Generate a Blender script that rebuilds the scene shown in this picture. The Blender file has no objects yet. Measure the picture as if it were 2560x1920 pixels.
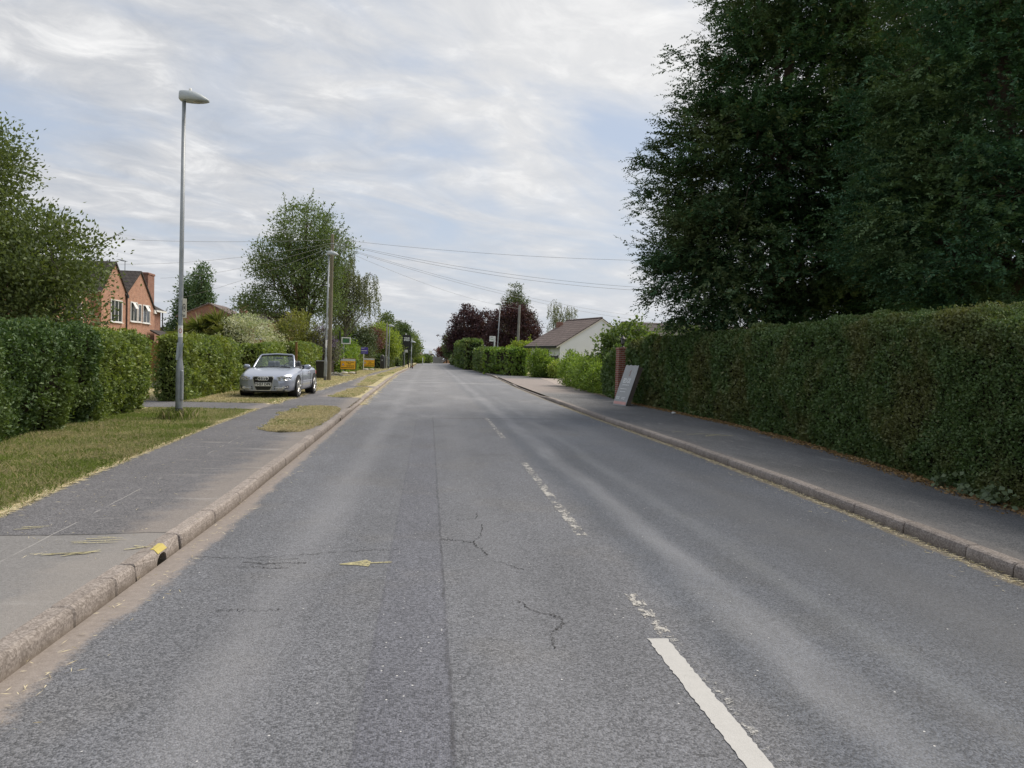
import bpy, math, random
import numpy as np
from mathutils import Vector, Matrix

# ------------------------------------------------------------------ camera, world, sun, exposure
SC = bpy.context.scene
COL = SC.collection
R = math.radians
CAM_H = 1.58
cam_d = bpy.data.cameras.new("camera")
cam_d.sensor_fit = 'HORIZONTAL'; cam_d.sensor_width = 36.0; cam_d.lens = 27.04
cam_d.clip_start = 0.05; cam_d.clip_end = 3000
cam = bpy.data.objects.new("camera", cam_d); COL.objects.link(cam)
cam.matrix_world = Matrix(((0.99381151, -0.02428823, -0.10839171, 0.0),
                           (-0.10746471, 0.03668267, -0.99353194, 0.0),
                           (0.02810723, 0.99903176, 0.03384553, CAM_H),
                           (0, 0, 0, 1)))
SC.camera = cam

SUN_AZ, SUN_EL = 62.0, 52.0            # azimuth from +Y (down the road) towards +X, degrees
sv = Vector((math.sin(R(SUN_AZ))*math.cos(R(SUN_EL)), math.cos(R(SUN_AZ))*math.cos(R(SUN_EL)), math.sin(R(SUN_EL))))
sun_d = bpy.data.lights.new("sun", 'SUN'); sun_d.energy = 2.5; sun_d.angle = R(38); sun_d.color = (1.0, 0.90, 0.76)
sun = bpy.data.objects.new("sun", sun_d); COL.objects.link(sun)
sun.rotation_euler = sv.to_track_quat('Z', 'Y').to_euler()
sun.location = (20, 10, 30)

SC.view_settings.view_transform = 'Standard'
SC.view_settings.look = 'None'
SC.view_settings.exposure = 0.72
SC.view_settings.gamma = 1.0
SC.view_settings.use_curve_mapping = False

class NT:
    """small node-tree writer"""
    def __init__(s, tree): s.t = tree; s.n = tree.nodes; s.l = tree.links
    def new(s, typ, **kw):
        nd = s.n.new(typ)
        for k, v in kw.items(): setattr(nd, k, v)
        return nd
    def put(s, sock, v):
        if v is None: return
        if hasattr(v, 'is_linked') or hasattr(v, 'links'): s.l.new(v, sock)
        else:
            try: sock.default_value = v
            except Exception:
                sock.default_value = (v, v, v) if len(sock.default_value) == 3 else (v, v, v, 1)
    def math(s, op, a, b=None, c=None, clamp=False):
        nd = s.new('ShaderNodeMath', operation=op); nd.use_clamp = clamp
        s.put(nd.inputs[0], a); s.put(nd.inputs[1], b); s.put(nd.inputs[2], c)
        return nd.outputs[0]
    def vmath(s, op, a, b=None):
        nd = s.new('ShaderNodeVectorMath', operation=op); s.put(nd.inputs[0], a); s.put(nd.inputs[1], b)
        return nd.outputs[0]
    def noise(s, vec, scale=1.0, detail=4.0, rough=0.55, dist=0.0, col=False):
        nd = s.new('ShaderNodeTexNoise'); s.put(nd.inputs['Vector'], vec)
        nd.inputs['Scale'].default_value = scale; nd.inputs['Detail'].default_value = detail
        nd.inputs['Roughness'].default_value = rough; nd.inputs['Distortion'].default_value = dist
        return nd.outputs['Color' if col else 'Fac']
    def voro(s, vec, scale=1.0, feature='F1', out='Distance', rand=1.0):
        nd = s.new('ShaderNodeTexVoronoi', feature=feature); s.put(nd.inputs['Vector'], vec)
        nd.inputs['Scale'].default_value = scale
        if 'Randomness' in nd.inputs: nd.inputs['Randomness'].default_value = rand
        return nd.outputs[out]
    def ramp(s, fac, stops, interp='LINEAR'):
        nd = s.new('ShaderNodeValToRGB'); cr = nd.color_ramp; cr.interpolation = interp
        while len(cr.elements) < len(stops): cr.elements.new(0.5)
        for e, (p, c) in zip(cr.elements, stops):
            e.position = p; e.color = (c, c, c, 1) if isinstance(c, (int, float)) else (*c, 1)
        s.put(nd.inputs[0], fac); return nd.outputs[0]
    def mix(s, fac, a, b, mode='MIX'):
        nd = s.new('ShaderNodeMix', data_type='RGBA', blend_type=mode)
        s.put(nd.inputs[0], fac)
        for k, v in ((6, a), (7, b)):
            if isinstance(v, tuple) and len(v) == 3: v = (*v, 1)
            if isinstance(v, (int, float)): v = (v, v, v, 1)
            s.put(nd.inputs[k], v)
        return nd.outputs[2]
    def smooth(s, x, lo, hi):
        nd = s.new('ShaderNodeMapRange'); nd.interpolation_type = 'SMOOTHSTEP'
        s.put(nd.inputs[0], x); nd.inputs[1].default_value = lo; nd.inputs[2].default_value = hi
        return nd.outputs[0]
    def lin(s, x, lo, hi, a=0.0, b=1.0):
        nd = s.new('ShaderNodeMapRange'); s.put(nd.inputs[0], x)
        for i, v in enumerate((lo, hi, a, b)): nd.inputs[i+1].default_value = v
        return nd.outputs[0]
    def scale(s, vec, v):
        nd = s.new('ShaderNodeMapping'); s.put(nd.inputs[0], vec); nd.inputs['Scale'].default_value = v
        return nd.outputs[0]

# ---- world: Nishita sky behind broken, streaky high cloud
world = bpy.data.worlds.new("World"); SC.world = world; world.use_nodes = True
w = NT(world.node_tree); w.n.clear()
wout = w.new('ShaderNodeOutputWorld'); bg = w.new('ShaderNodeBackground'); bg.inputs[1].default_value = 0.1
w.l.new(bg.outputs[0], wout.inputs[0])
sky = w.new('ShaderNodeTexSky', sky_type='NISHITA'); sky.sun_disc = False
sky.sun_elevation = R(SUN_EL); sky.sun_rotation = R(SUN_AZ)
sky.air_density = 1.0; sky.dust_density = 1.5; sky.ozone_density = 1.0
tc = w.new('ShaderNodeTexCoord').outputs['Generated']
sep = w.new('ShaderNodeSeparateXYZ'); w.l.new(tc, sep.inputs[0])
zz = w.math('ADD', w.math('MAXIMUM', sep.outputs[2], 0.0), 0.17)
cmb = w.new('ShaderNodeCombineXYZ')
w.l.new(w.math('DIVIDE', sep.outputs[0], zz), cmb.inputs[0]); w.l.new(w.math('DIVIDE', sep.outputs[1], zz), cmb.inputs[1])
pl = cmb.outputs[0]                                   # the cloud layer, seen as a flat sheet overhead
rot = w.new('ShaderNodeMapping'); w.l.new(pl, rot.inputs[0]); rot.inputs['Rotation'].default_value = (0, 0, R(-28))
st = w.scale(rot.outputs[0], (0.42, 0.95, 1.0))
big = w.noise(st, 0.8, 4, 0.5, 0.8)
med = w.noise(w.scale(rot.outputs[0], (0.6, 1.05, 1.0)), 2.2, 6, 0.55, 0.7)
fine = w.noise(w.scale(rot.outputs[0], (0.9, 1.1, 1.0)), 5.5, 7, 0.62, 0.6)
dens = w.math('ADD', w.math('MULTIPLY', big, 0.55), w.math('MULTIPLY', med, 0.45))
cover = w.smooth(dens, 0.37, 0.55)                    # where cloud hides blue
puff = w.math('ADD', w.math('MULTIPLY', med, 0.42), w.math('MULTIPLY', fine, 0.58))
# brightness of the cloud: thin bright parts, thicker grey parts
tone = w.ramp(w.math('ADD', w.math('MULTIPLY', big, 0.38), w.math('MULTIPLY', puff, 0.62)),
              [(0.37, (2.75, 2.92, 3.25)), (0.45, (3.35, 3.5, 3.78)), (0.52, (4.1, 4.17, 4.32)), (0.60, (5.7, 5.7, 5.7))])
sd = w.new('ShaderNodeVectorMath', operation='DOT_PRODUCT'); w.l.new(tc, sd.inputs[0]); sd.inputs[1].default_value = (0.52, 0.74, 0.42)
glow = w.smooth(sd.outputs['Value'], 0.62, 1.0)
tone2 = w.mix(w.math('MULTIPLY', glow, 0.5), tone, (5.8, 5.78, 5.75))
blue = w.mix(0.8, sky.outputs[0], (3.15, 3.55, 4.25))
low = w.smooth(sep.outputs[2], 0.24, 0.0)
skyc = w.mix(cover, blue, tone2)
skyc = w.mix(w.math('MULTIPLY', low, 0.5), skyc, (3.8, 4.0, 4.35))
w.l.new(skyc, bg.inputs[0])

# ------------------------------------------------------------------ object helpers
def tag(o, label=None, cat=None, group=None, kind=None):
    if label: o['label'] = label
    if cat: o['category'] = cat
    if group: o['group'] = group
    if kind: o['kind'] = kind
    return o
def empty(name, loc=(0, 0, 0), rz=0.0, label=None, cat=None, group=None):
    o = bpy.data.objects.new(name, None); COL.objects.link(o)
    o.location = loc; o.rotation_euler = (0, 0, rz); o.empty_display_size = 0.3
    return tag(o, label, cat, group)
def link(name, me, parent=None):
    o = bpy.data.objects.new(name, me); COL.objects.link(o)
    if parent is not None: o.parent = parent
    return o
def copy_tree(o, parent=None):
    c = o.copy(); COL.objects.link(c)
    if parent is not None: c.parent = parent
    for ch in list(o.children): copy_tree(ch, c)
    return c

def mesh_np(name, V, F, mats, mi=None, smooth=False):
    """V: n x 3, F: list of int arrays (m x k) joined into one mesh"""
    V = np.asarray(V, dtype=np.float32)
    me = bpy.data.meshes.new(name)
    if not isinstance(F, (list, tuple)): F = [F]
    F = [np.asarray(f, dtype=np.int32) for f in F if len(f)]
    tot = np.concatenate([np.full(len(f), f.shape[1], np.int32) for f in F])
    loops = np.concatenate([f.ravel() for f in F])
    start = np.concatenate([[0], np.cumsum(tot)[:-1]]).astype(np.int32)
    me.vertices.add(len(V)); me.vertices.foreach_set('co', V.ravel())
    me.loops.add(len(loops)); me.loops.foreach_set('vertex_index', loops)
    me.polygons.add(len(tot)); me.polygons.foreach_set('loop_start', start)
    if mi is not None: me.polygons.foreach_set('material_index', np.asarray(mi, np.int32))
    if smooth: me.polygons.foreach_set('use_smooth', np.ones(len(tot), bool))
    me.update(calc_edges=True)
    for m in (mats if isinstance(mats, (list, tuple)) else [mats]): me.materials.append(m)
    return me

class MB:
    """collects solid shapes and links them as ONE mesh object"""
    def __init__(s): s.v = []; s.f = []; s.mi = []; s.sm = []; s.cur = 0
    def mat(s, i): s.cur = i; return s
    def add(s, vs, fs, smooth=False, M=None):
        o = len(s.v)
        for p in vs:
            p = Vector(p)
            if M is not None: p = M @ p
            s.v.append(tuple(p))
        for f in fs:
            s.f.append([i+o for i in f]); s.mi.append(s.cur); s.sm.append(smooth)
        return s
    def box(s, c, d, rot=None, M=None):
        x, y, z = d[0]/2, d[1]/2, d[2]/2
        vs = [(-x,-y,-z),(x,-y,-z),(x,y,-z),(-x,y,-z),(-x,-y,z),(x,-y,z),(x,y,z),(-x,y,z)]
        T = Matrix.Translation(c)
        if rot is not None:
            from mathutils import Euler
            T = T @ Euler(rot).to_matrix().to_4x4()
        if M is not None: T = M @ T
        return s.add(vs, [(0,3,2,1),(4,5,6,7),(0,1,5,4),(1,2,6,5),(2,3,7,6),(3,0,4,7)], M=T)
    def cbox(s, c, d, b=0.01, rot=None, M=None):
        """box with chamfered edges"""
        x, y, z = d[0]/2, d[1]/2, d[2]/2; b = min(b, x*.9, y*.9, z*.9)
        vs = []; fs = []
        for sz, rings in ((1, [(-z, b), (-z+b, 0), (z-b, 0), (z, b)]),):
            for (h, ins) in rings:
                X, Y = x-ins, y-ins
                vs += [(-X+b if not ins else -X,-Y,h),(X-b if not ins else X,-Y,h),(X,-Y+b if not ins else -Y,h),(X,Y-b if not ins else Y,h),
                       (X-b if not ins else X,Y,h),(-X+b if not ins else -X,Y,h),(-X,Y-b if not ins else Y,h),(-X,-Y+b if not ins else -Y,h)]
        for r in range(3):
            for k in range(8):
                a = r*8+k; b2 = r*8+(k+1) % 8
                fs.append((a, b2, b2+8, a+8))
        fs.append(tuple(range(7, -1, -1))); fs.append(tuple(range(24, 32)))
        T = Matrix.Translation(c)
        if rot is not None:
            from mathutils import Euler
            T = T @ Euler(rot).to_matrix().to_4x4()
        if M is not None: T = M @ T
        return s.add(vs, fs, M=T)
    def tube(s, pts, rad, n=8, caps=True, smooth=True):
        """swept tube; rad: number or one per point"""
        pts = [Vector(p) for p in pts]; m = len(pts)
        if not isinstance(rad, (list, tuple)): rad = [rad]*m
        vs = []; fs = []; ref = None
        for i, p in enumerate(pts):
            d = (pts[min(i+1, m-1)] - pts[max(i-1, 0)])
            d = d.normalized() if d.length > 1e-9 else Vector((0, 0, 1))
            if ref is None:
                ref = Vector((1, 0, 0)) if abs(d.x) < .9 else Vector((0, 1, 0))
            u = (ref - d*ref.dot(d)); u = u.normalized() if u.length > 1e-6 else d.orthogonal().normalized()
            ref = u; v = d.cross(u)
            for k in range(n):
                a = 2*math.pi*k/n
                vs.append(p + (u*math.cos(a)+v*math.sin(a))*rad[i])
        for i in range(m-1):
            for k in range(n):
                a = i*n+k; b = i*n+(k+1) % n
                fs.append((a, b, b+n, a+n))
        s.add(vs, fs, smooth)
        if caps:
            s.add(vs[:n], [tuple(range(n-1, -1, -1))]); s.add(vs[-n:], [tuple(range(n))])
        return s
    def lathe(s, prof, c=(0, 0, 0), n=16, M=None, smooth=True):
        """prof: (radius, z) from bottom to top"""
        vs = []; fs = []
        for r, z in prof:
            for k in range(n):
                a = 2*math.pi*k/n; vs.append((c[0]+r*math.cos(a), c[1]+r*math.sin(a), c[2]+z))
        for i in range(len(prof)-1):
            for k in range(n):
                a = i*n+k; b = i*n+(k+1) % n; fs.append((a, b, b+n, a+n))
        s.add(vs, fs, smooth, M)
        s.add(vs[:n], [tuple(range(n-1, -1, -1))], False, M); s.add(vs[-n:], [tuple(range(n))], False, M)
        return s
    def prism(s, poly, axis, lo, hi, M=None):
        """poly: 2-D outline; extruded along axis (0,1,2) from lo to hi; outline axes are the other two in order"""
        def P(a, b, t):
            return ((t, a, b), (a, t, b), (a, b, t))[axis]
        n = len(poly)
        vs = [P(a, b, lo) for a, b in poly] + [P(a, b, hi) for a, b in poly]
        fs = [(i, (i+1) % n, (i+1) % n+n, i+n) for i in range(n)]
        fs += [tuple(range(n-1, -1, -1)), tuple(range(n, 2*n))]
        return s.add(vs, fs, False, M)
    def quad(s, a, b, c, d): return s.add([a, b, c, d], [(0, 1, 2, 3)])
    def mesh(s, name, mats):
        me = bpy.data.meshes.new(name); me.from_pydata(s.v, [], s.f)
        me.polygons.foreach_set('material_index', s.mi); me.polygons.foreach_set('use_smooth', s.sm)
        for m in (mats if isinstance(mats, (list, tuple)) else [mats]): me.materials.append(m)
        # consistent outward normals
        import bmesh
        bm = bmesh.new(); bm.from_mesh(me); bmesh.ops.recalc_face_normals(bm, faces=bm.faces); bm.to_mesh(me); bm.free()
        me.update(); return me
    def build(s, name, mats, parent=None): return link(name, s.mesh(name, mats), parent)

FONT = None
def text_mesh(name, s, size, mat, parent=None, M=None, align='CENTER', depth=0.002, bold=0.0, sx=1.0):
    """letters as flat raised geometry, lying in their local XY plane"""
    cu = bpy.data.curves.new(name, 'FONT'); cu.body = s; cu.size = size; cu.align_x = align; cu.align_y = 'CENTER'
    cu.extrude = depth; cu.offset = bold; cu.resolution_u = 2; cu.space_line = 0.9
    ob = bpy.data.objects.new(name, cu)
    me = bpy.data.meshes.new_from_object(ob)
    bpy.data.objects.remove(ob); bpy.data.curves.remove(cu)
    me.name = name; me.materials.clear(); me.materials.append(mat)
    if M is not None: me.transform(M @ Matrix.Diagonal((sx, 1, 1, 1)))
    return link(name, me, parent)

# ------------------------------------------------------------------ materials
def newmat(name):
    m = bpy.data.materials.new(name); m.use_nodes = True; t = NT(m.node_tree); t.n.clear()
    out = t.new('ShaderNodeOutputMaterial'); return m, t, out
def principled(t, out, color=None, rough=0.7, metal=0.0, bump=None, bs=0.3, bd=0.01, spec=0.5, coat=0.0):
    b = t.new('ShaderNodeBsdfPrincipled')
    if color is not None:
        t.put(b.inputs['Base Color'], (*color, 1) if isinstance(color, tuple) and len(color) == 3 else color)
    t.put(b.inputs['Roughness'], rough); t.put(b.inputs['Metallic'], metal)
    b.inputs['Specular IOR Level'].default_value = spec
    if coat: b.inputs['Coat Weight'].default_value = coat; b.inputs['Coat Roughness'].default_value = 0.04
    if bump is not None:
        bn = t.new('ShaderNodeBump'); bn.inputs['Strength'].default_value = bs; bn.inputs['Distance'].default_value = bd
        t.put(bn.inputs['Height'], bump); t.l.new(bn.outputs[0], b.inputs['Normal'])
    t.l.new(b.outputs[0], out.inputs[0]); return b
def opos(t): return t.new('ShaderNodeTexCoord').outputs['Object']
def simple(name, color, rough=0.6, metal=0.0, var=0.12, scale=6.0, spec=0.5, coat=0.0, bump=0.0):
    m, t, out = newmat(name); p = opos(t)
    n = t.noise(p, scale, 6, 0.6)
    c = t.mix(t.lin(n, 0.3, 0.7), tuple(x*(1-var) for x in color), tuple(min(1, x*(1+var)) for x in color))
    r = t.lin(n, 0.3, 0.7, max(0.02, rough*0.85), min(1, rough*1.12))
    principled(t, out, c, r, metal, n if bump else None, bump, 0.01, spec, coat); return m
def leafmat(name, c1, c2, c3=None, trans=0.35, patch=None, pscale=0.9, gloss=0.03, rough=0.55):
    """leaves: each one its own shade, patches of the plant another"""
    m, t, out = newmat(name)
    rnd = t.new('ShaderNodeNewGeometry').outputs['Random Per Island']
    stops = [(0.0, c1), (0.55, c2)] + ([(0.93, c2), (1.0, c3)] if c3 else [])
    c = t.ramp(rnd, stops)
    if patch:
        n = t.noise(opos(t), pscale, 4, 0.6)
        c = t.mix(t.smooth(n, 0.46, 0.66), c, t.ramp(rnd, [(0, patch), (1, tuple(min(1, x*1.5) for x in patch))]))
    d = t.new('ShaderNodeBsdfDiffuse'); t.put(d.inputs[0], c)
    tr = t.new('ShaderNodeBsdfTranslucent'); t.put(tr.inputs[0], t.mix(1.0, c, (1.25, 1.3, 0.55), 'MULTIPLY'))
    mx = t.new('ShaderNodeMixShader'); mx.inputs[0].default_value = trans
    t.l.new(d.outputs[0], mx.inputs[1]); t.l.new(tr.outputs[0], mx.inputs[2])
    gloss = min(gloss, 0.035)
    g = t.new('ShaderNodeBsdfGlossy'); g.inputs['Color'].default_value = (0.9, 0.95, 1, 1); g.inputs['Roughness'].default_value = rough
    m2 = t.new('ShaderNodeMixShader'); m2.inputs[0].default_value = gloss
    t.l.new(mx.outputs[0], m2.inputs[1]); t.l.new(g.outputs[0], m2.inputs[2])
    t.l.new(m2.outputs[0], out.inputs[0]); return m
def barkmat(name, c, scale=14.0):
    m, t, out = newmat(name); p = t.scale(opos(t), (1, 1, 0.25))
    n = t.noise(p, scale, 6, 0.65)
    principled(t, out, t.mix(n, tuple(x*0.45 for x in c), tuple(x*1.5 for x in c)), 0.9, 0, n, 0.7, 0.02, 0.2); return m
M = {}
M['bark'] = barkmat('bark', (0.075, 0.06, 0.045))
M['bark_grey'] = barkmat('bark_grey', (0.14, 0.13, 0.11))
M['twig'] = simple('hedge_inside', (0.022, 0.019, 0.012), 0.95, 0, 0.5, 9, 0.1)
# ------------------------------------------------------------------ setting: ground, road, kerbs, pavements
def interp(tab, y):
    return np.interp(y, [a for a, b in tab], [b for a, b in tab])
LK = [(-30, -1.99), (3, -1.96), (5, -1.93), (7.7, -1.89), (12, -1.94), (19, -2.02), (29, -2.16), (47, -2.37), (64, -2.46), (78, -2.35), (92, -2.2), (160, -2.1)]
RK = [(-30, 4.2), (3, 4.42), (5.3, 4.50), (7.3, 4.59), (9.6, 4.65), (13.5, 4.66), (20, 4.57), (30, 4.60), (42, 4.75), (52, 5.05), (65, 5.29), (92, 5.26), (160, 5.1)]
LV = [(-30, -3.2), (5, -3.48), (7, -3.65), (9, -3.83), (11.6, -3.97), (15.3, -4.16), (19.7, -4.29), (30, -4.28), (44, -4.28), (60, -4.42), (77, -3.95), (160, -3.7)]      # pavement / verge
IV = [(20, -3.35), (25, -3.28), (34, -3.05), (42, -3.45), (49, -3.9), (60, -3.75), (77, -3.45), (160, -3.2)]                                        # roadside edge of the pavement further on
RH = [(-30, 6.0), (4, 6.05), (7.4, 6.29), (9.4, 6.55), (12.7, 7.05), (17.6, 7.42), (24, 7.2), (28, 7.05), (34, 7.25), (43, 7.55), (50, 8.2), (60, 8.9), (65, 7.7), (74, 6.5), (88, 6.2), (160, 6.0)]
KH = 0.112                             # kerb height
PZ = KH - 0.004

def sheet(name, ys, fa, fb, z, mat, cols=6, attrs=True, kind='structure', parent=None, rough=0.0, seed=0):
    """a strip between two edge lines; carries the distance from either edge"""
    ys = np.asarray(ys, float); a = np.asarray(fa(ys), float); b = np.asarray(fb(ys), float)
    rg = np.random.default_rng(seed)
    if rough:
        a = a + rg.normal(0, rough, len(ys)); b = b + rg.normal(0, rough, len(ys))
    t = np.linspace(0, 1, cols+1)
    X = a[:, None]*(1-t) + b[:, None]*t; Y = np.repeat(ys[:, None], cols+1, 1)
    zz = z(ys) if callable(z) else np.full(len(ys), z)
    V = np.stack([X, Y, np.repeat(zz[:, None], cols+1, 1)], -1).reshape(-1, 3)
    i = np.arange(len(ys)-1)[:, None]*(cols+1)+np.arange(cols)[None]; i = i.ravel()
    F = np.stack([i, i+1, i+cols+2, i+cols+1], 1)
    me = mesh_np(name, V, F, mat)
    for nm, val in (('da', X-a[:, None]), ('db', b[:, None]-X)):
        at = me.attributes.new(nm, 'FLOAT', 'POINT'); at.data.foreach_set('value', val.astype(np.float32).ravel())
    o = link(name, me, parent)
    if kind: o['kind'] = kind
    return o
def attr(t, nm):
    n = t.new('ShaderNodeAttribute'); n.attribute_name = nm; return n.outputs['Fac']
def sepxyz(t, p):
    s = t.new('ShaderNodeSeparateXYZ'); t.l.new(p, s.inputs[0]); return s.outputs
def band(t, x, c, wd, soft):
    """1 inside |x-c|<wd, fading over soft"""
    d = t.math('ABSOLUTE', t.math('SUBTRACT', x, c)); return t.smooth(d, wd+soft, wd)

def asphalt(t, p, lo, hi, scale=105):
    """grey stone in dark binder: (colour, height)"""
    cell = t.voro(p, scale, 'F1', 'Color'); r = sepxyz(t, cell)
    dist = t.voro(p, scale, 'F1', 'Distance')
    coarse = t.noise(p, 46, 4, 0.7); mid = t.noise(p, 11, 4, 0.6)
    v = t.math('ADD', t.math('MULTIPLY', r[0], 0.42), t.math('MULTIPLY', coarse, 0.6))
    v = t.math('ADD', v, t.math('MULTIPLY', mid, 0.16))
    c = t.ramp(v, [(0.22, tuple(x*0.5 for x in lo)), (0.45, lo), (0.68, hi), (0.9, tuple(min(1, x*1.4) for x in hi))])
    h = t.math('SUBTRACT', t.math('MULTIPLY', coarse, 0.6), t.math('MULTIPLY', dist, 0.8))
    return c, h

# ---- road
m, t, out = newmat('road_asphalt'); p = opos(t); X, Y, Z = sepxyz(t, p)
c, h = asphalt(t, p, (0.082, 0.087, 0.099), (0.160, 0.167, 0.188))
wob = t.math('SUBTRACT', t.noise(t.scale(p, (1, 0.3, 1)), 1.3, 3), 0.5)
Xw = t.math('ADD', X, t.math('MULTIPLY', wob, 0.35))
macro = t.noise(t.scale(p, (1.0, 0.28, 1)), 1.1, 5, 0.6)
c = t.mix(1.0, c, t.ramp(macro, [(0.25, 0.78), (0.5, 1.0), (0.75, 1.2)]), 'MULTIPLY')
# right-hand lane: smoother, bluer surfacing, with the conifers' shade darkened into its colour
lane = t.smooth(Xw, 1.45, 1.75)
c = t.mix(lane, c, t.mix(1.0, c, (0.70, 0.745, 0.80), 'MULTIPLY'))
# warm worn patches by the camera
warm = t.smooth(t.noise(p, 0.7, 3, 0.6), 0.5, 0.66)
c = t.mix(t.math('MULTIPLY', warm, 0.6), c, t.mix(1.0, c, (1.06, 1.02, 0.95), 'MULTIPLY'))
# trench reinstatement
tr = t.math('MULTIPLY', band(t, X, -0.06, 0.2, 0.015), t.smooth(Y, 19.2, 19.0))
c = t.mix(t.math('MULTIPLY', tr, t.lin(Y, 4, 14, 1.0, 0.45)), c, t.mix(1.0, c, (0.89, 0.89, 0.94), 'MULTIPLY'))
# polished wheel tracks
pol = t.noise(t.scale(p, (1, 0.2, 1)), 2.2, 4, 0.6)
for cx, wd, soft, amt, col in ((-0.93, 0.03, 0.30, 0.34, (0.29, 0.295, 0.315)), (2.02, 0.03, 0.22, 0.42, (0.29, 0.30, 0.325)), (2.62, 0.02, 0.16, 0.14, (0.27, 0.29, 0.31)), (0.55, 0.05, 0.3, 0.10, (0.26, 0.265, 0.28)), (3.5, 0.05, 0.35, 0.12, (0.24, 0.25, 0.27))):
    k = t.math('MULTIPLY', band(t, Xw, cx, wd, soft), t.lin(pol, 0.25, 0.65, 0.1, amt))
    c = t.mix(k, c, col)
# the far stretch is paler
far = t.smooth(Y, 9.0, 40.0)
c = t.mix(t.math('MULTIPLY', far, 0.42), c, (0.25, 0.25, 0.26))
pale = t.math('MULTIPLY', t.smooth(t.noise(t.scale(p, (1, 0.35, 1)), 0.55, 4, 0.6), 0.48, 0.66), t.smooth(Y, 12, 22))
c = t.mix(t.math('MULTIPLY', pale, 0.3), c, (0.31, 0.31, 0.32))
# surfacing joints: one along the road, two across it
jn = t.math('MULTIPLY', t.math('SUBTRACT', t.noise(p, 5, 3), 0.5), 0.05)
j1 = t.math('MULTIPLY', band(t, t.math('ADD', X, jn), 0.14, 0.004, 0.012), t.smooth(Y, 20.0, 19.4))
j2 = t.math('MULTIPLY', band(t, t.math('ADD', X, jn), -0.26, 0.004, 0.012), t.smooth(Y, 19.5, 18.8))
ycr = t.math('SUBTRACT', Y, t.math('MULTIPLY', X, 0.16))
j3 = t.math('MULTIPLY', band(t, t.math('ADD', ycr, t.math('MULTIPLY', jn, 2.0)), 19.5, 0.03, 0.05), t.smooth(X, -1.2, 1.6))
c = t.mix(t.math('MULTIPLY', t.math('MAXIMUM', t.math('MULTIPLY', j1, t.lin(t.noise(p, 2.5, 3), 0.35, 0.65, 0.25, 0.9)), t.math('MAXIMUM', t.math('MULTIPLY', j2, 0.22), j3)), 0.6), c, (0.03, 0.03, 0.032))
# pale line across at the far joint
j4 = band(t, t.math('ADD', Y, t.math('MULTIPLY', jn, 3)), 45.5, 0.12, 0.1)
c = t.mix(t.math('MULTIPLY', j4, 0.55), c, (0.5, 0.5, 0.49))
# darker patches
dk = t.math('MULTIPLY', t.smooth(t.noise(t.scale(p, (1, 0.5, 1)), 0.9, 3), 0.60, 0.70), 0.25)
c = t.mix(dk, c, (0.07, 0.07, 0.075))
lane_shade = t.math('MULTIPLY', band(t, Xw, 3.45, 0.15, 0.6), t.math('MULTIPLY', t.smooth(Y, 12, 5), t.lin(macro, 0.3, 0.6, 0.15, 0.5)))  # tree shade painted as a dark band on the near right lane
c = t.mix(lane_shade, c, (0.045, 0.05, 0.06))
# white stone chips, most in the trench
ch = t.voro(p, 26, 'F1', 'Distance'); chr_ = sepxyz(t, t.voro(p, 26, 'F1', 'Color'))
chip = t.math('MULTIPLY', t.math('LESS_THAN', ch, 0.13), t.math('GREATER_THAN', chr_[0], t.mix(tr, 0.975, 0.86)))
c = t.mix(chip, c, (0.6, 0.6, 0.6))
# pinkish silt washed along the left kerb, straw dust along the right
da, db = attr(t, 'da'), attr(t, 'db')
gn = t.math('ADD', t.math('MULTIPLY', t.noise(t.scale(p, (1, 0.6, 1)), 3.2, 5, 0.65), 0.62), t.math('MULTIPLY', t.noise(p, 26, 4, 0.7), 0.26))
silt = t.smooth(t.math('SUBTRACT', da, t.math('MULTIPLY', gn, t.lin(Y, 3, 14, 0.50, 0.34))), 0.03, -0.07)
siltc = t.mix(t.noise(p, 22, 4), (0.19, 0.16, 0.14), (0.35, 0.305, 0.275))
c = t.mix(t.math('MULTIPLY', silt, 0.82), c, siltc)
dust = t.smooth(t.math('SUBTRACT', db, t.math('MULTIPLY', gn, 0.34)), 0.0, -0.05)
c = t.mix(t.math('MULTIPLY', dust, 0.75), c, t.mix(t.noise(p, 26, 4), (0.12, 0.105, 0.085), (0.28, 0.235, 0.16)))
hh = t.mix(t.math('MULTIPLY', silt, 0.8), h, 0.2)
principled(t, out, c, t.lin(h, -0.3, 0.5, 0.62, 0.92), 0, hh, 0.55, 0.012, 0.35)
M['road'] = m

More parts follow.
